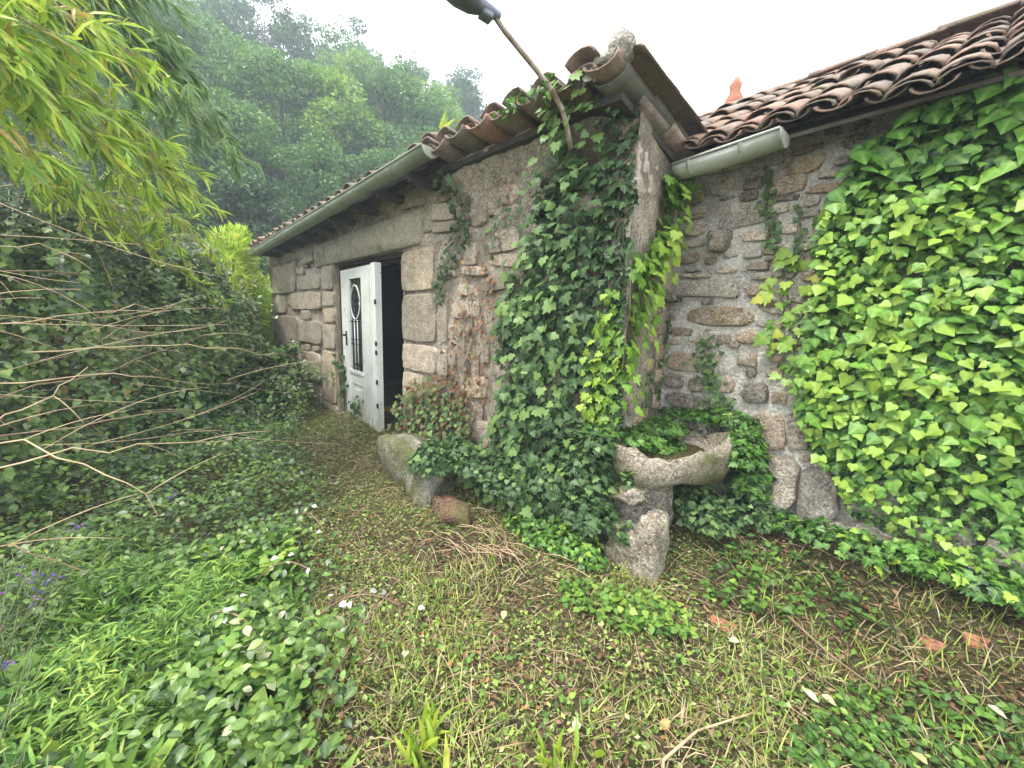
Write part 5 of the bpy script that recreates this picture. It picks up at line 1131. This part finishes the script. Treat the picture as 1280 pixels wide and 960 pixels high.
# individual pale fallen leaves
for k, (x, y, r_, lab) in enumerate([(-.12, 1.69, .1, 'round pale green fallen leaf on cut grass at bottom right'), (-.2, 1.86, .1, 'whitish fallen leaf just above the round pale one'), (-.47, 1.92, .2, 'pale fallen leaf below the orange tile shard'), (.29, 2.28, .1, 'narrow white fallen leaf toward the right edge'), (-.15, 1.9, .3, 'small pale fallen leaf right of the whitish one'), (-1.31, 1.16, .4, 'yellowish fallen leaf in the middle of the cut grass'), (-.7, .98, .1, 'white fallen leaf near the bottom centre'), (-.5, 1.3, .95, 'orange-brown fallen leaf below the pedestal'), (-1.35, .63, .15, 'pale fallen leaf left of centre on the cut grass'), (.15, 1.85, .5, 'yellow fallen leaf in the bottom right corner')]):
    T_ = thing('fallen_leaf', (x, y, float(gz(x, y))+.035), lab, 'leaf', 'fallen leaves on the cut grass')
    leaves(T_, 'oval', np.array([[x, y, float(gz(x, y))+.045]]), rng.normal(0, 1, (1, 3))*np.array([1, 1, .1]), np.array([[.1, -.1, 1.]]), [.05], [r_], MT['fallen'], 1, lname='blade')
for x, y, s, lab in [(-.57, 2.0, .075, 'orange broken roof tile shard on soil right of the pedestal'), (.13, 2.45, .05, 'small orange tile shard near the right edge'), (.25, 2.55, .05, 'dark red tile shard nearest the right wall foot')]:
    g = float(gz(x, y)); pts = [(-1, -.35), (-.3, -.62), (.7, -.45), (1, .25), (.2, .5), (-.9, .15)]; V = [(x+a*s*.8, y+b*s, g+.012+.02*a*a+.02*b) for a, b in pts]; V += [(p[0], p[1], p[2]-.014) for p in V]
    o = link('tile_shard', mesh('tile_shard', V, [(0, 1, 2, 3, 4, 5), (11, 10, 9, 8, 7, 6)]+[(i, i+6, (i+1) % 6+6, (i+1) % 6) for i in range(6)], MT['shard']), None, None, False); tag(o, lab, 'tile shard', 'tile shards on the ground')

# ================================================================== trees on the hillside
def tree_protos():
    out = []
    for v, (mt, n, hh, rr) in enumerate([('tree_dark', 14000, 8, 2.6), ('tree_mid', 14000, 8, 2.8), ('tree_light', 13000, 7, 2.5), ('tree_dark', 8000, 9, 2.1), ('tree_mid', 13000, 9, 2.4)]):
        r = np.random.default_rng(100+v); tb = MB()
        tp = [(0, 0, -.6), (.1, .05, hh*.25), (-.05, .1, hh*.5), (.05, 0, hh*.85)]
        tb.tube(bez(tp[0], tp[1], tp[2], 5)+[Vector(tp[3])], [.2, .17, .14, .12, .1, .03], 8)
        nb = 46 if v != 3 else 34; cz = r.uniform(.22, 1.0, nb)*hh; prof = np.sin(np.clip((cz/hh-.1)/.95, 0, 1)*math.pi)**.6*rr
        an = r.uniform(0, 6.28, nb); rd_ = prof*r.uniform(.3, 1, nb); cen = np.stack([rd_*np.cos(an), rd_*np.sin(an), cz], -1)
        for c in cen[:16]: tb.tube(bez((0, 0, max(.6, c[2]*.55)), (c[0]*.5, c[1]*.5, c[2]*.85), c, 5), [.06, .05, .035, .025, .01], 5)
        k = r.integers(0, nb, n); d = nrm(r.normal(0, 1, (n, 3))); rad = r.uniform(.45, .95, nb)[k]*(1-.4*r.random(n)**2)
        P = cen[k]+d*rad[:, None]*np.array([1, 1, .62])
        tt = d+r.normal(0, .5, (n, 3))+np.array([0, 0, -.3]); N_ = d+np.array([0, 0, .6])+r.normal(0, .5, (n, 3))
        cm = leafmesh('crown', 'card', P, frames(tt, N_), r.uniform(.10, .24, n), np.clip(r.random(n)*.6+.4*r.random(nb)[k], 0, 1), MT[mt])
        out.append((tb.mesh('trunk', MT['bark']), cm))
    return out
PR = tree_protos(); TREES = {}
desc = {0: 'dark bushy tree', 1: 'mid-green leafy tree', 2: 'light green feathery tree', 3: 'slender dark tree', 4: 'tall soft green tree'}
def tree(v, x, y, sc, label):
    z = float(gz(x, y))
    if v not in TREES:
        T_ = bpy.data.objects.new('tree', None); COL.objects.link(T_); a = bpy.data.objects.new('trunk', PR[v][0]); b = bpy.data.objects.new('crown', PR[v][1])
        for q in (a, b): COL.objects.link(q); q.parent = T_
        b['kind'] = 'stuff'
        TREES[v] = T_
    else:
        T_ = TREES[v].copy(); COL.objects.link(T_)
        for ch in list(TREES[v].children):
            c = ch.copy(); COL.objects.link(c); c.parent = T_
    T_.location = (x, y, z); T_.rotation_euler = (0, 0, random.uniform(0, 6.28)); T_.scale = (sc*random.uniform(.9, 1.15), sc*random.uniform(.9, 1.15), sc)
    tag(T_, label, 'tree', 'trees on the hillside')
rings = [(13.5, 4, 150, 186, [0, 0, 4], .55, 'at the slope foot'), (17, 6, 147, 190, [2, 1, 1], .72, 'in the lower grove'),
         (21.5, 7, 146, 190, [2, 1, 2, 4], .85, 'in the middle of the grove'), (27, 8, 146, 190, [1, 2, 4, 0], .95, 'on the upper grove slope'),
         (34, 9, 145, 190, [4, 0, 1, 0], 1.05, 'high on the hillside'), (42, 10, 144, 190, [3, 0, 3, 4], 1.1, 'on the misty skyline')]
words = ['rightmost', 'second from the right', 'third from the right', 'fourth from the right', 'fifth from the right', 'sixth from the right', 'seventh from the right', 'eighth from the right', 'ninth from the right', 'leftmost']
for D, n, h0, h1, kinds, sc, where in rings:
    for i in range(n):
        h = math.radians(h0+(h1-h0)*(i+random.uniform(.25, .75))/n); d = D*random.uniform(.93, 1.07); v = random.choice(kinds)
        tree(v, d*math.cos(h), d*math.sin(h), sc*random.uniform(.85, 1.15)*(.78 if D > 30 and i < 3 else 1), f'{desc[v]} {where}, {words[i] if i < n-1 else words[-1]}')

# ================================================================== haze
hv = MB(); hv.box(Matrix.Translation((0, 0, 24)), 182, 182, 56)
HZ = link('haze', hv.mesh('haze', None, False), None, None, False); tag(HZ, 'thin pale morning haze over the hillside', None, None, 'stuff')
Mh = bpy.data.materials.new('haze_air'); Mh.use_nodes = True; N = Mh.node_tree; N.nodes.clear()
pv = N.nodes.new('ShaderNodeVolumePrincipled'); pv.inputs['Density'].default_value = .0062; pv.inputs['Color'].default_value = (.80, .92, 1, 1)
oo = N.nodes.new('ShaderNodeOutputMaterial'); N.links.new(pv.outputs[0], oo.inputs['Volume']); HZ.data.materials.append(Mh)
